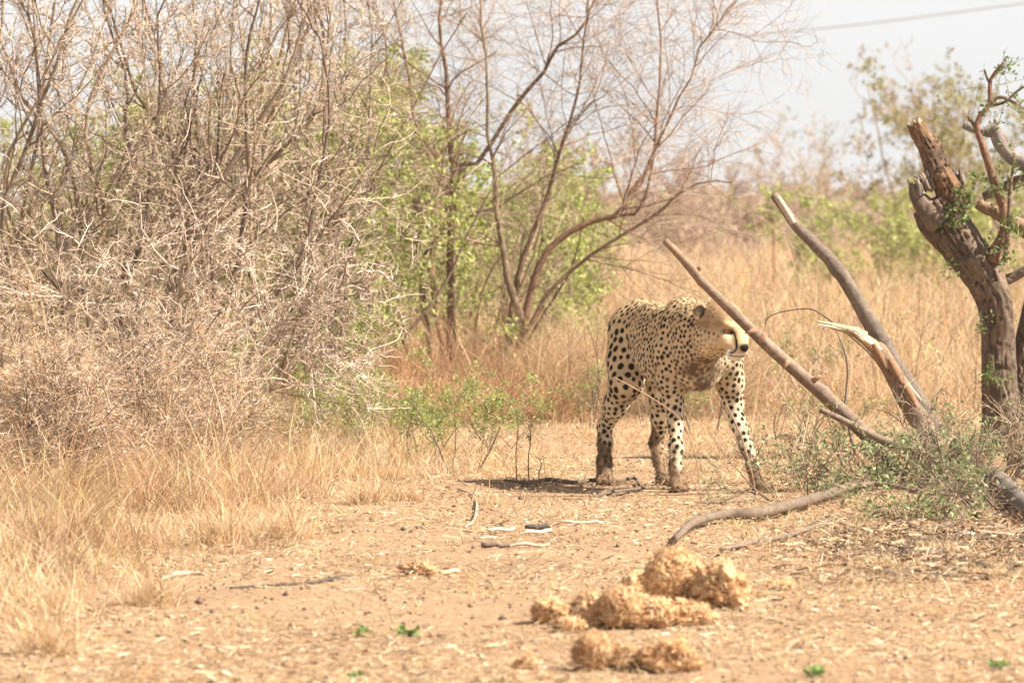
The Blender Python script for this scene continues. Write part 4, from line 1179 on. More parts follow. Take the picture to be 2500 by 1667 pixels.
        # fibres of undigested straw
        i = r.integers(0, len(V), fib)
        nrm = unit(IV[i] / sc)
        d = unit(np.cross(nrm, r.normal(size=(fib, 3))) + nrm * r.uniform(0.0, 0.8, (fib, 1)))
        L = r.uniform(0.012, 0.045, fib)[:, None]
        s = unit(np.cross(d, nrm)) * r.uniform(0.0009, 0.0026, fib)[:, None]
        p = V[i] + nrm * r.uniform(0, 0.004, (fib, 1))
        vv = np.stack([p - d * L * 0.5 - s, p + d * L * 0.5 - s * 0.4, p + d * L * 0.5 + s * 0.4, p - d * L * 0.5 + s], 1)
        vv[..., 2] = np.maximum(vv[..., 2], 0.001)
        g = Geo(); g.add(vv.reshape(-1, 3), None, np.arange(fib * 4).reshape(-1, 4), np.repeat(pick(r, DUNG + STRAW[:2], fib, 0.2), 4, 0))
        g.build('straw_fibre', M_grass, root, kind='stuff')
        return root
    M_dung = mat_tint('dung', noise=0.25, nscale=120.0, bump=0.004)
    dung(1650, 1336, 1482, 150, 16.25, 'largest round dung ball topping the fibrous dung heap', 0.09, lift=0.0, fib=1500)
    dung(1762, 1378, 1480, 120, 16.15, 'ragged dung ball leaning against the largest ball, shaded in a hollow', 0.30, 0.95, fib=1200)
    dung(1560, 1378, 1450, 90, 16.45, 'ragged dung clod tucked behind the largest dung ball', 0.30, 0.9)
    dung(1518, 1424, 1532, 112, 15.55, 'round dark-creased dung ball in front of the largest ball', 0.16, 0.85, fib=1100)
    dung(1440, 1446, 1530, 92, 15.60, 'tapering dung ball with a fibrous open top', 0.18, 0.85, fib=900)
    dung(1350, 1464, 1520, 88, 15.75, 'crumbled outermost dung clod of the heap, beside the bare path', 0.34, 0.9, fib=700)
    dung(1392, 1494, 1532, 72, 15.45, 'small flat dung clod below the outermost clod', 0.22, 0.95, fib=500)
    dung(1590, 1470, 1540, 110, 15.55, 'broken fibrous dung mass at the foot of the largest ball', 0.36, 1.0, fib=1300)
    dung(1682, 1474, 1534, 104, 15.65, 'crumbly dung mass beneath the ragged leaning ball', 0.36, 1.0, fib=1100)
    dung(1450, 1550, 1646, 100, 14.1, 'rounded dung ball of the smaller heap with a smooth crust', 0.09, 0.95, fib=1000)
    dung(1530, 1586, 1644, 84, 14.1, 'dark-bottomed dung clod in the middle of the smaller heap', 0.26, 0.9, fib=800)
    dung(1632, 1580, 1648, 124, 14.05, 'loose pale straw-like dung clump of the smaller heap', 0.36, 1.12, fib=1800)
    dung(1282, 1610, 1645, 46, 14.1, 'tiny single dung crumb lying apart on the soil', 0.28, 0.95, fib=300)
    dung(1020, 1392, 1425, 80, 17.6, 'flat pale brown dung flake by itself on the path', 0.34, 0.9, fib=300)
    dung(1905, 1412, 1436, 64, 17.1, 'small flat orange dung scrap between the heap and the brush pile', 0.30, 1.0, fib=260)

    # ---- pale bark chips on the path
    def chip(u, v, L, w, th, colr, lab, az):
        L, w, th = L * 1.0, w * 0.95, th * 0.7
        Y = gdist(v); x, y = gx(u, Y)
        b = np.array([x, y, float(gz(x, y)) + 0.002])
        g = Geo()
        n = 7
        t = np.linspace(-0.5, 0.5, n)
        wv = w * (1 - (2 * np.abs(t)) ** 2 * 0.75) * r.uniform(0.75, 1.15, n)
        ca, sa = math.cos(az), math.sin(az)
        v_ = []
        for k in range(n):
            zc = th + 0.004 * math.sin(k * 1.7 + u) + r.uniform(0, 0.006)
            for sy, dz in ((-1, 0), (0, th), (1, 0), (0, -th)):
                lx, ly = t[k] * L, sy * wv[k] * 0.5
                v_.append((lx * ca - ly * sa, lx * sa + ly * ca, max(0.001, zc + dz)))
        q = [[4 * k + j, 4 * k + (j + 1) % 4, 4 * k + 4 + (j + 1) % 4, 4 * k + 4 + j] for k in range(n - 1) for j in range(4)] + [[0, 3, 2, 1], [4 * n - 4, 4 * n - 3, 4 * n - 2, 4 * n - 1]]
        g.add(v_, None, q, colr)
        o = g.build('bark_chip', M_wood, label=lab, cat='chip')
        o.location = b
    W = (0.76, 0.66, 0.53)
    chip(1222, 1302, 0.10, 0.030, 0.010, W, 'whitish straight bark chip, first of the pale chips on the path', 0.15)
    chip(1190, 1318, 0.07, 0.025, 0.006, (0.60, 0.48, 0.36), 'small tan bark chip beside the whitish straight chip', 0.4)
    chip(1312, 1306, 0.12, 0.028, 0.010, (0.72, 0.60, 0.46), 'long curved pale bark chip near the dark burnt chip', 0.6)
    chip(1312, 1297, 0.09, 0.035, 0.014, (0.10, 0.085, 0.075), 'dark burnt wood chip above the pale chips', 0.2)
    chip(1285, 1335, 0.16, 0.06, 0.008, (0.64, 0.44, 0.32), 'broad pinkish bark chip lying flat below the others', 0.1)
    chip(1210, 1342, 0.10, 0.04, 0.014, (0.20, 0.14, 0.10), 'dark brown bark chip below the small tan chip', 0.3)
    chip(1420, 1284, 0.16, 0.018, 0.008, (0.68, 0.53, 0.38), 'slender straight tan wood splinter apart from the chips', 0.1)
    chip(1080, 1395, 0.12, 0.04, 0.010, (0.66, 0.48, 0.31), 'curled tan bark chip beside the flat dung flake', 0.5)
    chip(2345, 1310, 0.14, 0.03, 0.010, W, 'pale split wood chip under the fallen log', 0.4)
    chip(2285, 1352, 0.22, 0.04, 0.014, (0.62, 0.47, 0.31), 'long tan wood chip on the shaded soil before the brush pile', 0.1)
    chip(1935, 1335, 0.12, 0.022, 0.008, (0.66, 0.46, 0.28), 'orange-tan wood splinter lying before the thin brown stick', 0.7)
    # ---- small weeds on the soil
    for u, v, n, lab in ((998, 1538, 60, 'tiny bright green weed growing alone on the open soil'), (885, 1540, 18, 'tiniest yellow-green weed near the bright green one'),
                         (862, 1645, 34, 'small green weed growing lower on the soil than the bright one'), (1985, 1635, 40, 'small green weed on the straw beyond the smaller dung heap'),
                         (2440, 1625, 40, 'thin green weed on the straw far from the dung')):
        Y = gdist(v); x, y = gx(u, Y)
        root = thing('green_weed', lab, 'weed', (x, y, float(gz(x, y))))
        tw = np.stack([np.outer(np.linspace(0, 1, 5), unit(np.array([math.cos(a), math.sin(a) * 0.7, 0.5])) * r.uniform(0.015, 0.035)) for a in np.linspace(0, 6.2, 9)])
        g = Geo(); tubes(g, tw, np.full(tw.shape[:2], 0.0011), 4, (0.16, 0.22, 0.07)); g.build('stem_rosette', M_leaf, root)
        g = Geo(); leaves(g, tw, n, r, (0.012, 0.024), [(0.17, 0.30, 0.08), (0.24, 0.38, 0.12)], 0.004, 0.6); g.build('foliage', M_leaf, root, kind='stuff')


build_small()
# ------------------------------------------------------------------ cheetah
CH_Y = 23.0
CH_O = np.array([(1655 - 1250) / FPX * CH_Y, CH_Y, 0.0])


def CZ(uz, vz, dy):
    return P(1400 + uz * 0.36352, 680 + vz * 0.36352, CH_Y + dy) - CH_O


def build_cheetah():
    h = 0.0047
    lo = np.array([-0.36, -0.62, -0.03]); hi = np.array([0.42, 0.66, 0.84])
    n = np.ceil((hi - lo) / h).astype(int)
    F = np.full(n, 0.2, np.float32)
    ax = [lo[i] + h * np.arange(n[i]) for i in range(3)]

    def region(bmin, bmax, m=0.06):
        s = []
        for i in range(3):
            a = int(max(0, (bmin[i] - m - lo[i]) / h)); b = int(min(n[i], (bmax[i] + m - lo[i]) / h + 1))
            s.append(slice(a, b))
        X, Y, Z = np.meshgrid(ax[0][s[0]], ax[1][s[1]], ax[2][s[2]], indexing='ij')
        return tuple(s), np.stack([X, Y, Z], -1).astype(np.float32)

    def put(s, d, k, sub=False):
        a = F[s]
        if sub:
            d = -d
            hh = np.clip(0.5 - 0.5 * (a - d) / k, 0, 1)
            F[s] = a * (1 - hh) + d * hh + k * hh * (1 - hh)
        else:
            hh = np.clip(0.5 + 0.5 * (a - d) / k, 0, 1)
            F[s] = a * (1 - hh) + d * hh - k * hh * (1 - hh)

    def cone(a, b, ra, rb, k=0.03):
        a, b = np.asarray(a), np.asarray(b)
        r = max(ra, rb)
        s, p = region(np.minimum(a, b) - r, np.maximum(a, b) + r)
        ab = b - a
        t = np.clip(((p - a) @ ab) / (ab @ ab), 0, 1)
        d = np.linalg.norm(p - a - t[..., None] * ab, axis=-1) - (ra + (rb - ra) * t)
        put(s, d, k)

    def chain(pts, rs, k=0.03):
        for i in range(len(pts) - 1):
            cone(pts[i], pts[i + 1], rs[i], rs[i + 1], k)

    def ell(c, r, M=None, k=0.03, sub=False):
        c = np.asarray(c); r = np.asarray(r, float)
        s, p = region(c - r.max(), c + r.max())
        q = p - c
        if M is not None: q = q @ np.asarray(M).T      # rows of M: local axes
        q = q / r
        l = np.linalg.norm(q, axis=-1)
        g = np.linalg.norm(q / r, axis=-1)
        put(s, l * (l - 1) / np.maximum(g, 1e-6), k, sub)

    # body axis: forward (towards the camera and picture right), the animal's left, up
    ang = R(60)
    fw = np.array([math.cos(ang), -math.sin(ang), 0]); lf = np.array([math.sin(ang), math.cos(ang), 0]); up = np.array([0, 0, 1.0])
    B = np.array([fw, lf, up])
    # trunk
    pel = CZ(430, 330, 0.36); loin = CZ(520, 360, 0.20); rib = CZ(620, 470, 0.06); sho = CZ(790, 440, -0.12)
    ell(pel, (0.13, 0.098, 0.100), B)
    ell(loin, (0.17, 0.078, 0.100), B, 0.05)
    ell(rib, (0.20, 0.098, 0.150), B, 0.06)
    ell(CZ(665, 560, 0.0), (0.15, 0.092, 0.140), B, 0.05)
    ell(sho, (0.13, 0.105, 0.155), B, 0.05)
    ell(CZ(850, 575, -0.18), (0.068, 0.100, 0.105), B, 0.08)          # brisket
    chain([CZ(455, 235, 0.36), CZ(545, 258, 0.18), CZ(640, 285, 0.02), CZ(745, 232, -0.12)], [0.052, 0.046, 0.044, 0.05], 0.05)
    cone(CZ(700, 205, -0.10), CZ(640, 430, -0.14), 0.034, 0.055, 0.04)   # near shoulder blade
    cone(CZ(790, 205, -0.09), CZ(1000, 460, -0.05), 0.034, 0.05, 0.04)
    # neck
    chain([CZ(770, 330, -0.14), CZ(850, 340, -0.23), CZ(930, 345, -0.31)], [0.098, 0.094, 0.086], 0.05)
    cone(CZ(820, 480, -0.22), CZ(935, 430, -0.31), 0.080, 0.062, 0.04)
    # fore legs
    fr = [CZ(640, 500, -0.14), CZ(655, 690, -0.12), CZ(672, 830, -0.10), CZ(685, 980, -0.14), CZ(690, 1130, -0.18), CZ(688, 1260, -0.19), CZ(690, 1375, -0.20)]
    chain(fr, [0.066, 0.053, 0.037, 0.026, 0.024, 0.0225, 0.025], 0.03)
    fl = [CZ(1030, 560, -0.10), CZ(1055, 700, -0.06), CZ(1072, 830, -0.03), CZ(1110, 980, -0.06), CZ(1165, 1130, -0.09), CZ(1205, 1260, -0.11), CZ(1228, 1370, -0.12)]
    chain(fl, [0.068, 0.054, 0.038, 0.029, 0.024, 0.020, 0.023], 0.03)
    # hind legs: hip, stifle, hock, pastern
    hr = [CZ(378, 360, 0.36), CZ(368, 560, 0.31), CZ(362, 700, 0.25)]
    chain(hr, [0.088, 0.082, 0.066], 0.04)
    cone(CZ(350, 470, 0.40), CZ(300, 740, 0.40), 0.060, 0.042, 0.04)
    chain([CZ(345, 700, 0.25), CZ(285, 850, 0.33), CZ(218, 985, 0.44)], [0.062, 0.046, 0.029], 0.035)
    chain([CZ(205, 985, 0.455), CZ(212, 1100, 0.41), CZ(208, 1240, 0.39), CZ(208, 1335, 0.375)], [0.028, 0.027, 0.028, 0.030], 0.025)
    chain([CZ(500, 400, 0.44), CZ(585, 620, 0.38), CZ(600, 780, 0.34)], [0.08, 0.074, 0.056], 0.03)
    chain([CZ(600, 780, 0.34), CZ(590, 930, 0.40), CZ(566, 1080, 0.47)], [0.054, 0.038, 0.027], 0.03)
    chain([CZ(552, 1105, 0.48), CZ(578, 1220, 0.43), CZ(602, 1345, 0.40)], [0.028, 0.023, 0.023], 0.025)
    # paws, with toes
    def paw(c, d, w):
        d = unit(np.array([d[0], d[1], 0])); s = np.array([-d[1], d[0], 0])
        c = np.array([c[0], c[1], 0.022])
        ell(c + d * 0.008, (0.046, 0.034 * w, 0.026), np.array([d, s, up]), 0.02)
        for j, o in enumerate((-1.5, -0.5, 0.5, 1.5)):
            f = 0.042 if j in (1, 2) else 0.030
            ell(c + d * f + s * o * 0.0165 * w + up * -0.004, (0.020, 0.0105 * w, 0.0165), np.array([d, s, up]), 0.006)
    paw(fr[-1] + np.array([0.002, -0.01, 0]), (0.35, -0.9), 1.12)
    paw(fl[-1] + np.array([0.018, -0.01, 0]), (0.75, -0.65), 1.05)
    paw(CZ(208, 1345, 0.365), (0.25, -0.95), 1.08)
    paw(CZ(606, 1355, 0.39), (0.4, -0.9), 1.0)
    # tail, hanging behind the hind legs
    chain([CZ(420, 290, 0.48), CZ(370, 480, 0.58), CZ(310, 720, 0.60), CZ(240, 930, 0.60), CZ(215, 1040, 0.62)], [0.034, 0.026, 0.022, 0.021, 0.020], 0.02)

    # head
    HC = CZ(1008, 335, -0.38)
    yaw, pit = R(-50), R(-13)
    f = np.array([math.cos(yaw) * math.cos(pit), math.sin(yaw) * math.cos(pit), math.sin(pit)])
    l = np.array([-math.sin(yaw), math.cos(yaw), 0])
    H = np.array([f, l, np.cross(f, l)])

    HS = 1.08

    def hl(x, y, z):
        return HC + H.T @ np.array([x, y, z]) * HS
    ell(hl(-0.015, 0, 0.030), HS * np.array((0.088, 0.076, 0.073)), H, 0.03)
    ell(hl(0.035, 0, -0.010), HS * np.array((0.060, 0.066, 0.062)), H, 0.03)
    ell(hl(0.085, 0, -0.052), HS * np.array((0.046, 0.037, 0.034)), H, 0.022)
    cone(hl(0.055, 0, 0.022), hl(0.112, 0, -0.036), 0.029, 0.019, 0.02)
    ell(hl(0.090, 0.016, -0.062), HS * np.array((0.030, 0.022, 0.022)), H, 0.012)
    ell(hl(0.090, -0.016, -0.062), HS * np.array((0.030, 0.022, 0.022)), H, 0.012)
    ell(hl(0.080, 0, -0.086), HS * np.array((0.032, 0.026, 0.017)), H, 0.012)
    ell(hl(0.131, 0, -0.040), HS * np.array((0.010, 0.0155, 0.011)), H, 0.008)
    for s in (-1, 1):
        ell(hl(0.062, s * 0.036, 0.030), HS * np.array((0.024, 0.026, 0.015)), H, 0.014)       # brow
        ell(hl(0.055, s * 0.048, -0.030), HS * np.array((0.030, 0.022, 0.026)), H, 0.02)       # cheek bone
        ell(hl(-0.025, s * 0.052, -0.040), HS * np.array((0.060, 0.042, 0.060)), H, 0.03)      # ruff
        ell(hl(0.077, s * 0.042, 0.006), HS * np.array((0.013, 0.017, 0.010)), H, 0.008, True)  # socket
        # ear: a shallow cup
        ef = unit(np.array([0.93, s * 0.22, 0.16])); es = unit(np.cross([0, 0, 1.0], ef)); eu = np.cross(ef, es)
        E = np.array([ef, es, eu]) @ H
        ec = hl(-0.060, s * 0.078, 0.052)
        ell(ec, (0.013, 0.027, 0.040), E, 0.012)
        ell(ec + E[0] * 0.013, (0.012, 0.018, 0.028), E, 0.006, True)

    # ---- surface nets
    S = F < 0
    c = S[:-1, :-1, :-1].astype(np.int8)
    cnt = sum(S[i:n[0] - 1 + i, j:n[1] - 1 + j, k:n[2] - 1 + k].astype(np.int8) for i in (0, 1) for j in (0, 1) for k in (0, 1))
    act = (cnt > 0) & (cnt < 8)
    ids = np.full(act.shape, -1, np.int64)
    cell = np.argwhere(act)
    ids[act] = np.arange(len(cell))
    acc = np.zeros((len(cell), 3)); num = np.zeros(len(cell))
    corners = [(i, j, k) for i in (0, 1) for j in (0, 1) for k in (0, 1)]
    val = {o: F[cell[:, 0] + o[0], cell[:, 1] + o[1], cell[:, 2] + o[2]].astype(float) for o in corners}
    for o in corners:
        for a_ in range(3):
            if o[a_] == 0:
                o2 = list(o); o2[a_] = 1; o2 = tuple(o2)
                va, vb = val[o], val[o2]
                m = (va < 0) != (vb < 0)
                t = np.where(m, va / np.where(m, va - vb, 1), 0)
                pnt = np.tile(np.array(o, float), (len(cell), 1)); pnt[:, a_] += t
                acc[m] += pnt[m]; num[m] += 1
    V = lo + h * (cell + acc / num[:, None])
    quads = []
    for a_ in range(3):
        b_, c_ = (a_ + 1) % 3, (a_ + 2) % 3
        s0 = [slice(1, -1)] * 3; s1 = [slice(1, -1)] * 3
        s0[a_] = slice(0, -1); s1[a_] = slice(1, None)
        e = np.argwhere(S[tuple(s0)] != S[tuple(s1)])
        if not len(e): continue
        off = np.array([1, 1, 1]); off[a_] = 0
        g = e + off
        flip = ~S[g[:, 0], g[:, 1], g[:, 2]]
        def at(db, dc):
            q = g.copy(); q[:, b_] -= db; q[:, c_] -= dc
            return ids[q[:, 0], q[:, 1], q[:, 2]]
        Q = np.stack([at(1, 1), at(0, 1), at(0, 0), at(1, 0)], -1)
        Q[flip] = Q[flip][:, ::-1]
        quads.append(Q[(Q >= 0).all(1)])
    Q = np.concatenate(quads)
    # smoothing (two light passes) and normals
    for _ in range(2):
        sm = np.zeros_like(V); w = np.zeros(len(V))
        for i in range(4):
            for j in (1, 3):
                np.add.at(sm, Q[:, i], V[Q[:, (i + j) % 4]]); np.add.at(w, Q[:, i], 1)
        V = 0.6 * V + 0.4 * sm / w[:, None]
    fn = np.cross(V[Q[:, 2]] - V[Q[:, 0]], V[Q[:, 3]] - V[Q[:, 1]])
    N = np.zeros_like(V)
    for i in range(4): np.add.at(N, Q[:, i], fn)
    N = unit(N)
    V[:, 2] = np.maximum(V[:, 2], 0.002)

    # ---- coat colours
    r2 = np.random.default_rng(11)
    hd = (V - HC) @ H.T / HS                                     # head coordinates
    inhead = (np.abs(hd[:, 1]) < 0.12) & (hd[:, 0] > -0.085) & (hd[:, 2] > -0.115) & (hd[:, 2] < 0.13) & (np.linalg.norm(hd, axis=1) < 0.165)
    bd = (V - rib) @ B.T                                    # body coordinates: forward, left, up
    tan = np.array([0.60, 0.43, 0.245]); cream = np.array([0.74, 0.645, 0.485]); white = np.array([0.82, 0.78, 0.70])
    black = np.array([0.022, 0.016, 0.012]); mud_shade = np.array([0.235, 0.140, 0.080]); drymud = np.array([0.40, 0.25, 0.145])
    nz1 = vnoise(V, 22.0); nz2 = vnoise(V + 5, 60.0); nz3 = vnoise(V + 9, 9.0)
    pale = np.clip(0.35 - N[:, 2] * 0.5 + (0.52 - V[:, 2]) * 1.0, 0, 1)
    C = tan * (1 - pale[:, None]) + cream * pale[:, None]
    inner = np.clip(-(N @ lf) * np.sign(bd[:, 1]) * 1.2, 0, 1) * (V[:, 2] < 0.38)
    C = C * (1 - inner[:, None] * 0.5) + white * inner[:, None] * 0.5
    C *= (0.9 + 0.2 * nz2)[:, None]
    # spots: random darts over the skin, sizes by region
    rad = np.full(len(V), 0.0082)
    hindq = bd[:, 0] < -0.17
    rad[hindq] = 0.0118
    rad[hindq & (V[:, 2] > 0.66)] = 0.0095
    rad[(~hindq) & (bd[:, 0] < 0.1)] = 0.0072
    rad[(bd[:, 0] > 0.12)] = 0.0084
    rad[V[:, 2] < 0.36] = 0.0092
    neck = (np.linalg.norm(hd, axis=1) < 0.26) & (hd[:, 0] < -0.05)
    rad[neck] = 0.0072
    rad[inhead] = 0.0055
    gap = np.where(inhead, 2.9, np.where(hindq, 2.55, 2.5))
    order = r2.permutation(len(V))[:60000]
    cells, cen = {}, []
    gs = 0.03
    for i in order:
        p = V[i]; rr = rad[i] * gap[i]
        if inhead[i]:
            x, y, z = hd[i]
            if x > 0.055 and z < 0.045: continue            # muzzle and around the eyes stay clear
            if z > -0.01 and x > 0.0 and abs(y) > 0.03 and z < 0.045: continue
        kx, ky, kz = int(p[0] // gs), int(p[1] // gs), int(p[2] // gs)
        ok = True
        for a_ in (-1, 0, 1):
            for b_ in (-1, 0, 1):
                for c_ in (-1, 0, 1):
                    for q, qn in cells.get((kx + a_, ky + b_, kz + c_), ()):
                        if (q[0] - p[0]) ** 2 + (q[1] - p[1]) ** 2 + (q[2] - p[2]) ** 2 < rr * rr and qn @ N[i] > 0:
                            ok = False; break
                    if not ok: break
                if not ok: break
            if not ok: break
        if ok:
            cells.setdefault((kx, ky, kz), []).append((p, N[i])); cen.append(i)
    kd = kdtree.KDTree(len(V))
    for i, p in enumerate(V): kd.insert(p, i)
    kd.balance()
    dark = np.zeros(len(V))
    for i in cen:
        r0 = rad[i] * r2.uniform(0.72, 1.12)
        st = r2.uniform(0.0, 0.35)                             # elongated along the lie of the coat
        flow = unit(np.array([-0.3, 0.5, -0.8]) if not hindq[i] else np.array([-0.1, 0.3, -0.9]))
        for co, j, d in kd.find_range(V[i], r0 * 1.6):
            if N[j] @ N[i] < 0.2: continue
            w = V[j] - V[i]
            al = w @ flow
            dd = math.sqrt(max(d * d - al * al * (1 - 1 / (1 + st) ** 2), 0)) * (0.86 + 0.3 * nz2[j])
            dark[j] = max(dark[j], min(1.0, max(0.0, (r0 * 1.22 - dd) / (r0 * 0.30))))
    faint = np.ones(len(V))
    faint[inhead] = 0.92
    # chest and throat nearly unspotted, muddied, with shade under the jaw painted in
    chest = np.exp(-(((V - CZ(890, 650, -0.26)) ** 2) / np.array([0.105, 0.16, 0.085]) ** 2).sum(1) ** 1.5)
    belly = np.clip((-N[:, 2] - 0.3) * 1.5, 0, 1) * (V[:, 2] > 0.3) * (V[:, 2] < 0.55)
    faint *= 1 - 0.35 * chest
    C = C * (1 - (dark * faint)[:, None]) + black * (dark * faint)[:, None]
    mud_shade_m = np.clip(chest * np.clip(nz1 * 2.2 - 0.7 + (nz2 - 0.5) * 2.4, 0, 0.85) + belly * 0.5 * (0.3 + nz1), 0, 0.9)
    C = C * (1 - mud_shade_m[:, None]) + mud_shade * 0.6 * mud_shade_m[:, None]
    side = np.exp(-(((V - CZ(640, 640, -0.1)) ** 2) / np.array([0.09, 0.12, 0.07]) ** 2).sum(1)) * np.clip(nz1 * 2 - 0.6, 0, 1)
    C = C * (1 - 0.55 * side[:, None]) + mud_shade * 0.55 * side[:, None]
    # muddy socks, painted higher as shade on sides turned from the sun
    streak = vnoise(V * np.array([1.0, 1.0, 0.3]) + 31, 70.0); shade = -(N[:, 0])
    top = np.where(hindq, 0.225, 0.150) + 0.10 * (nz3 - 0.5) + 0.12 * (streak - 0.5) + 0.05 * shade
    sock = np.clip((top - V[:, 2]) / 0.045, 0, 1) * 0.88
    caked = np.clip(nz1 * 1.5 - 0.55 + (streak - 0.5) * 1.4 + np.clip(0.07 - V[:, 2], 0, 1) * 6, 0, 1)[:, None]
    mcol = mud_shade * 0.5 + (drymud * 0.9 - mud_shade * 0.5) * caked
    C = C * (1 - sock[:, None]) + mcol * sock[:, None]
    # face
    x, y, z = hd[:, 0], hd[:, 1], hd[:, 2]
    ay = np.abs(y)

    def blend(mask, colr):
        nonlocal C
        m = (np.clip(mask, 0, 1) * inhead)[:, None]
        C = C * (1 - m) + np.asarray(colr) * m
    crown = np.clip((z + 0.018) / 0.03, 0, 1) * np.where(z < 0.015, np.clip((0.05 - x) / 0.02, 0, 1), 1) * np.clip((0.09 - x) / 0.03, 0, 1)
    blend(crown * 0.9 * (0.5 + 0.9 * nz2), (0.36, 0.225, 0.125))
    blend(np.clip((x - 0.03) / 0.04, 0, 1) * (z < 0.03) * 0.55, (0.50, 0.335, 0.185))
    blend(np.clip((-0.012 - z) / 0.02, 0, 1) * np.clip((x + 0.02) / 0.03, 0, 1) * np.clip((ay - 0.020) / 0.012, 0, 1) * 0.5, (0.66, 0.52, 0.35))
    blend(np.clip((-0.058 - z) / 0.012, 0, 1) * np.clip((x - 0.045) / 0.02, 0, 1) * 0.95, white)      # upper lip, chin
    blend(np.clip(1 - np.hypot((ay - 0.046) / 0.022, (z + 0.010) / 0.009), 0, 0.5) * 1.8 * (x > 0.03), np.array([0.62, 0.53, 0.41]))   # pale patch under the eye
    blend(np.clip(1.6 - np.hypot((ay - 0.0415) / 0.0175, (z - 0.006) / 0.0085) , 0, 1) * (x > 0.04), black)           # eyelids
    ty = np.interp(-z, [-0.008, 0.02, 0.05, 0.078], [0.026, 0.0235, 0.029, 0.041])
    blend(np.clip(1.7 - np.abs(ay - ty) / 0.0021, 0, 1) * (z < 0.008) * (z > -0.080) * (x > 0.03), black)             # tear stripe
    blend(np.clip(1.6 - np.abs(z + 0.0755 + 0.10 * ay) / 0.0026, 0, 1) * (x > 0.055) * (ay < 0.042) * 0.85, black * 1.6)  # mouth
    blend(np.clip(1.5 - np.hypot(ay / 0.0175, (z + 0.0405) / 0.0125), 0, 1) * 2 * (x > 0.110), black)                  # nose
    for s in (-1, 1):
        ec = np.array([-0.060, s * 0.078, 0.052])
        er = np.linalg.norm(hd - ec, axis=1)
        ear = (er < 0.044) & (hd[:, 2] > 0.018) & (np.abs(hd[:, 1]) > 0.05)
        E0 = unit(np.array([0.93, s * 0.22, 0.16]))
        inn = (hd - ec) @ E0
        C[ear & inhead] = C[ear & inhead] * 0.3 + np.array([0.50, 0.36, 0.215]) * 0.7
        m = ear & (er < 0.024) & (inn > -0.008) & (N @ H.T @ E0 > 0.1)
        C[m] = C[m] * 0.12 + np.array([0.06, 0.045, 0.035]) * 0.88
        m = ear & (inn < -0.012)
        C[m] = C[m] * 0.4 + black * 0.6

    root = thing('cheetah', 'spotted tan cheetah with muddy legs walking past the leaning poles', 'cheetah', CH_O)
    M_coat = mat_tint('cheetah_coat', noise=0.10, nscale=220.0, bump=0.0012, rough=0.85, spec=0.08)
    me = mesh_np('body', V, None, Q, M_coat, C, smooth=True)
    body = new_obj('body', me, root)
    # fur: fine hairs lying back along the body
    nh = 100000
    i = r2.integers(0, len(V), nh)
    hh = hd[i]; ih = inhead[i]
    nearface = ih & (hh[:, 0] > 0.0)
    L = r2.uniform(0.0035, 0.0068, nh)
    L[neck[i]] *= 1.5
    L[nearface] *= 0.45
    L[V[i, 2] < 0.22] *= 2.0
    L *= 1 + 0.6 * chest[i] * r2.random(nh)
    back = np.tile(unit(-fw * 0.6 - up * 0.9), (nh, 1))
    back[ih] = unit(-f * 0.9 - np.array([0, 0, 0.35]))
    lie = back - (back * N[i]).sum(1, keepdims=True) * N[i]
    d = unit(N[i] * (0.35 + 0.35 * r2.random((nh, 1))) + lie * 0.9 + r2.normal(0, 0.22, (nh, 3)))
    sd = unit(np.cross(d, r2.normal(size=(nh, 3))))
    p0 = V[i] - N[i] * 0.001 + r2.normal(0, 0.0015, (nh, 3))
    keep = ~(ih & (hh[:, 0] > 0.035) & (np.hypot((np.abs(hh[:, 1]) - 0.0415) / 0.024, (hh[:, 2] - 0.004) / 0.015) < 1)) & ~(ih & (hh[:, 0] > 0.108))
    w = 0.0009
    vv = np.stack([p0 - sd * w, p0 + sd * w, p0 + d * L[:, None]], 1)[keep]
    vv[..., 2] = np.maximum(vv[..., 2], 0.001)
    cc = (C[i] * np.where(V[i, 2:3] < 0.22, r2.uniform(0.5, 1.5, (nh, 1)), r2.uniform(0.85, 1.15, (nh, 1))))[keep]
    me = mesh_np('fur', vv.reshape(-1, 3), np.arange(len(vv) * 3).reshape(-1, 3), None, M_coat, np.repeat(cc, 3, 0))
    new_obj('fur', me, body, kind='stuff')
    # eyes
    m_eye, nt, b = mat_new('cheetah_eye')
    at = nt.nodes.new('ShaderNodeAttribute'); at.attribute_name = 'tint'
    nt.links.new(at.outputs['Color'], b.inputs['Base Color'])
    b.inputs['Roughness'].default_value = 0.12; b.inputs['Specular IOR Level'].default_value = 0.5
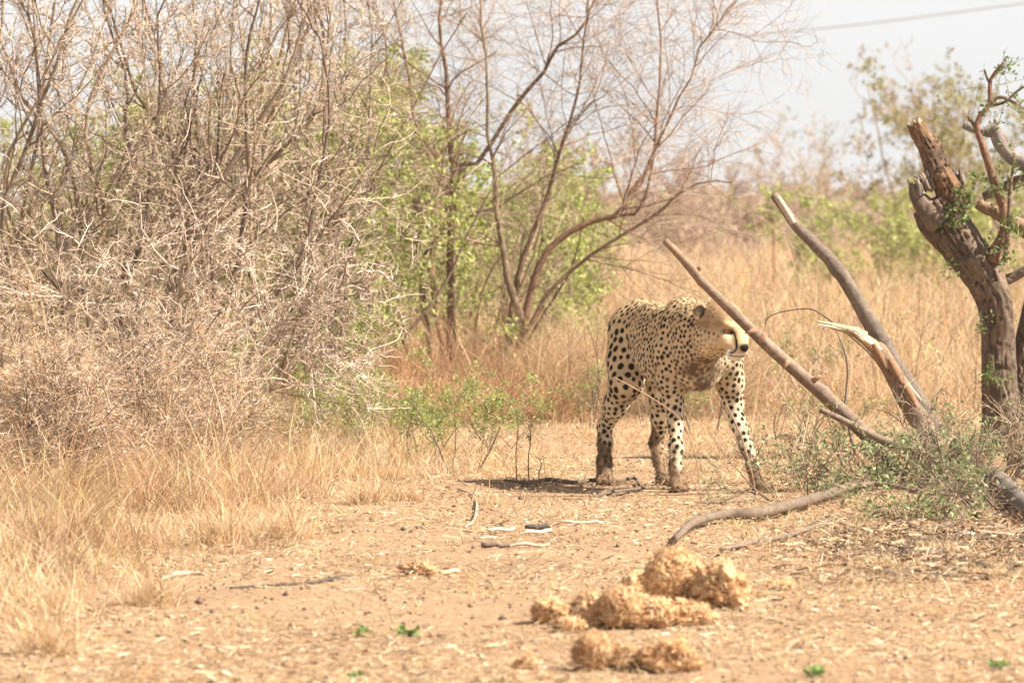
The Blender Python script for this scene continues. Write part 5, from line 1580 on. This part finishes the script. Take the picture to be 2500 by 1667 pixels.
    for s in (-1, 1):
        ec = hl(0.064, s * 0.041, 0.0055); er = 0.0148
        look = unit(H.T @ np.array([0.9, s * 0.25, 0.02]))
        th, ph = np.meshgrid(np.linspace(0, np.pi, 13), np.linspace(0, 2 * np.pi, 20, endpoint=False), indexing='ij')
        a1 = unit(np.cross(look, [0, 0, 1.0])); a2 = np.cross(look, a1)
        pv = ec + er * (np.cos(th)[..., None] * look + np.sin(th)[..., None] * (np.cos(ph)[..., None] * a1 + np.sin(ph)[..., None] * a2))
        g = Geo()
        idx = np.arange(13 * 20).reshape(13, 20)
        q = np.stack([idx[:-1], idx[1:], np.roll(idx, -1, 1)[1:], np.roll(idx, -1, 1)[:-1]], -1).reshape(-1, 4)
        colr = np.where((th < 0.28)[..., None], black, np.where((th < 0.95)[..., None], np.array([0.55, 0.22, 0.04]), black * 2))
        g.add(pv, None, q, colr.reshape(-1, 3))
        g.build('eye', m_eye, body, smooth=True)
    # whiskers
    g = Geo()
    for s in (-1, 1):
        for j in range(7):
            a = hl(0.098 - 0.004 * (j % 3), s * 0.036, -0.056 - 0.004 * (j // 3))
            b_ = a + H.T @ np.array([0.008, s * 0.032, -0.012 - 0.004 * j]) * r2.uniform(0.8, 1.3)
            tubes(g, np.stack([a, (a + b_) / 2 + [0, 0, 0.004], b_]), [0.0004, 0.0003, 0.0001], 3, (0.8, 0.78, 0.74))
    g.build('whisker_set', M_coat, body, kind='stuff')
    return root


cheetah = build_cheetah()
# ------------------------------------------------------------------ dusty air
def build_haze():
    lo, hi = np.array([-3100.0, -20.0, -2.0]), np.array([3100.0, 5100.0, 14.0])
    v = np.array([[(lo, hi)[i][0], (lo, hi)[j][1], (lo, hi)[k][2]] for i in (0, 1) for j in (0, 1) for k in (0, 1)])
    q = [[0, 1, 3, 2], [4, 6, 7, 5], [0, 4, 5, 1], [2, 3, 7, 6], [0, 2, 6, 4], [1, 5, 7, 3]]
    m = bpy.data.materials.new('dusty_air'); m.use_nodes = True
    nt = m.node_tree; nt.nodes.clear()
    o = nt.nodes.new('ShaderNodeOutputMaterial'); pv = nt.nodes.new('ShaderNodeVolumePrincipled')
    pv.inputs['Color'].default_value = (0.88, 0.93, 1.0, 1)
    pv.inputs['Density'].default_value = 0.0003
    pv.inputs['Anisotropy'].default_value = 0.0
    nt.links.new(pv.outputs[0], o.inputs['Volume'])
    new_obj('haze', mesh_np('haze', v, None, q, m), kind='stuff', label='thin pale dust haze hanging in the air', cat='haze')


build_haze()
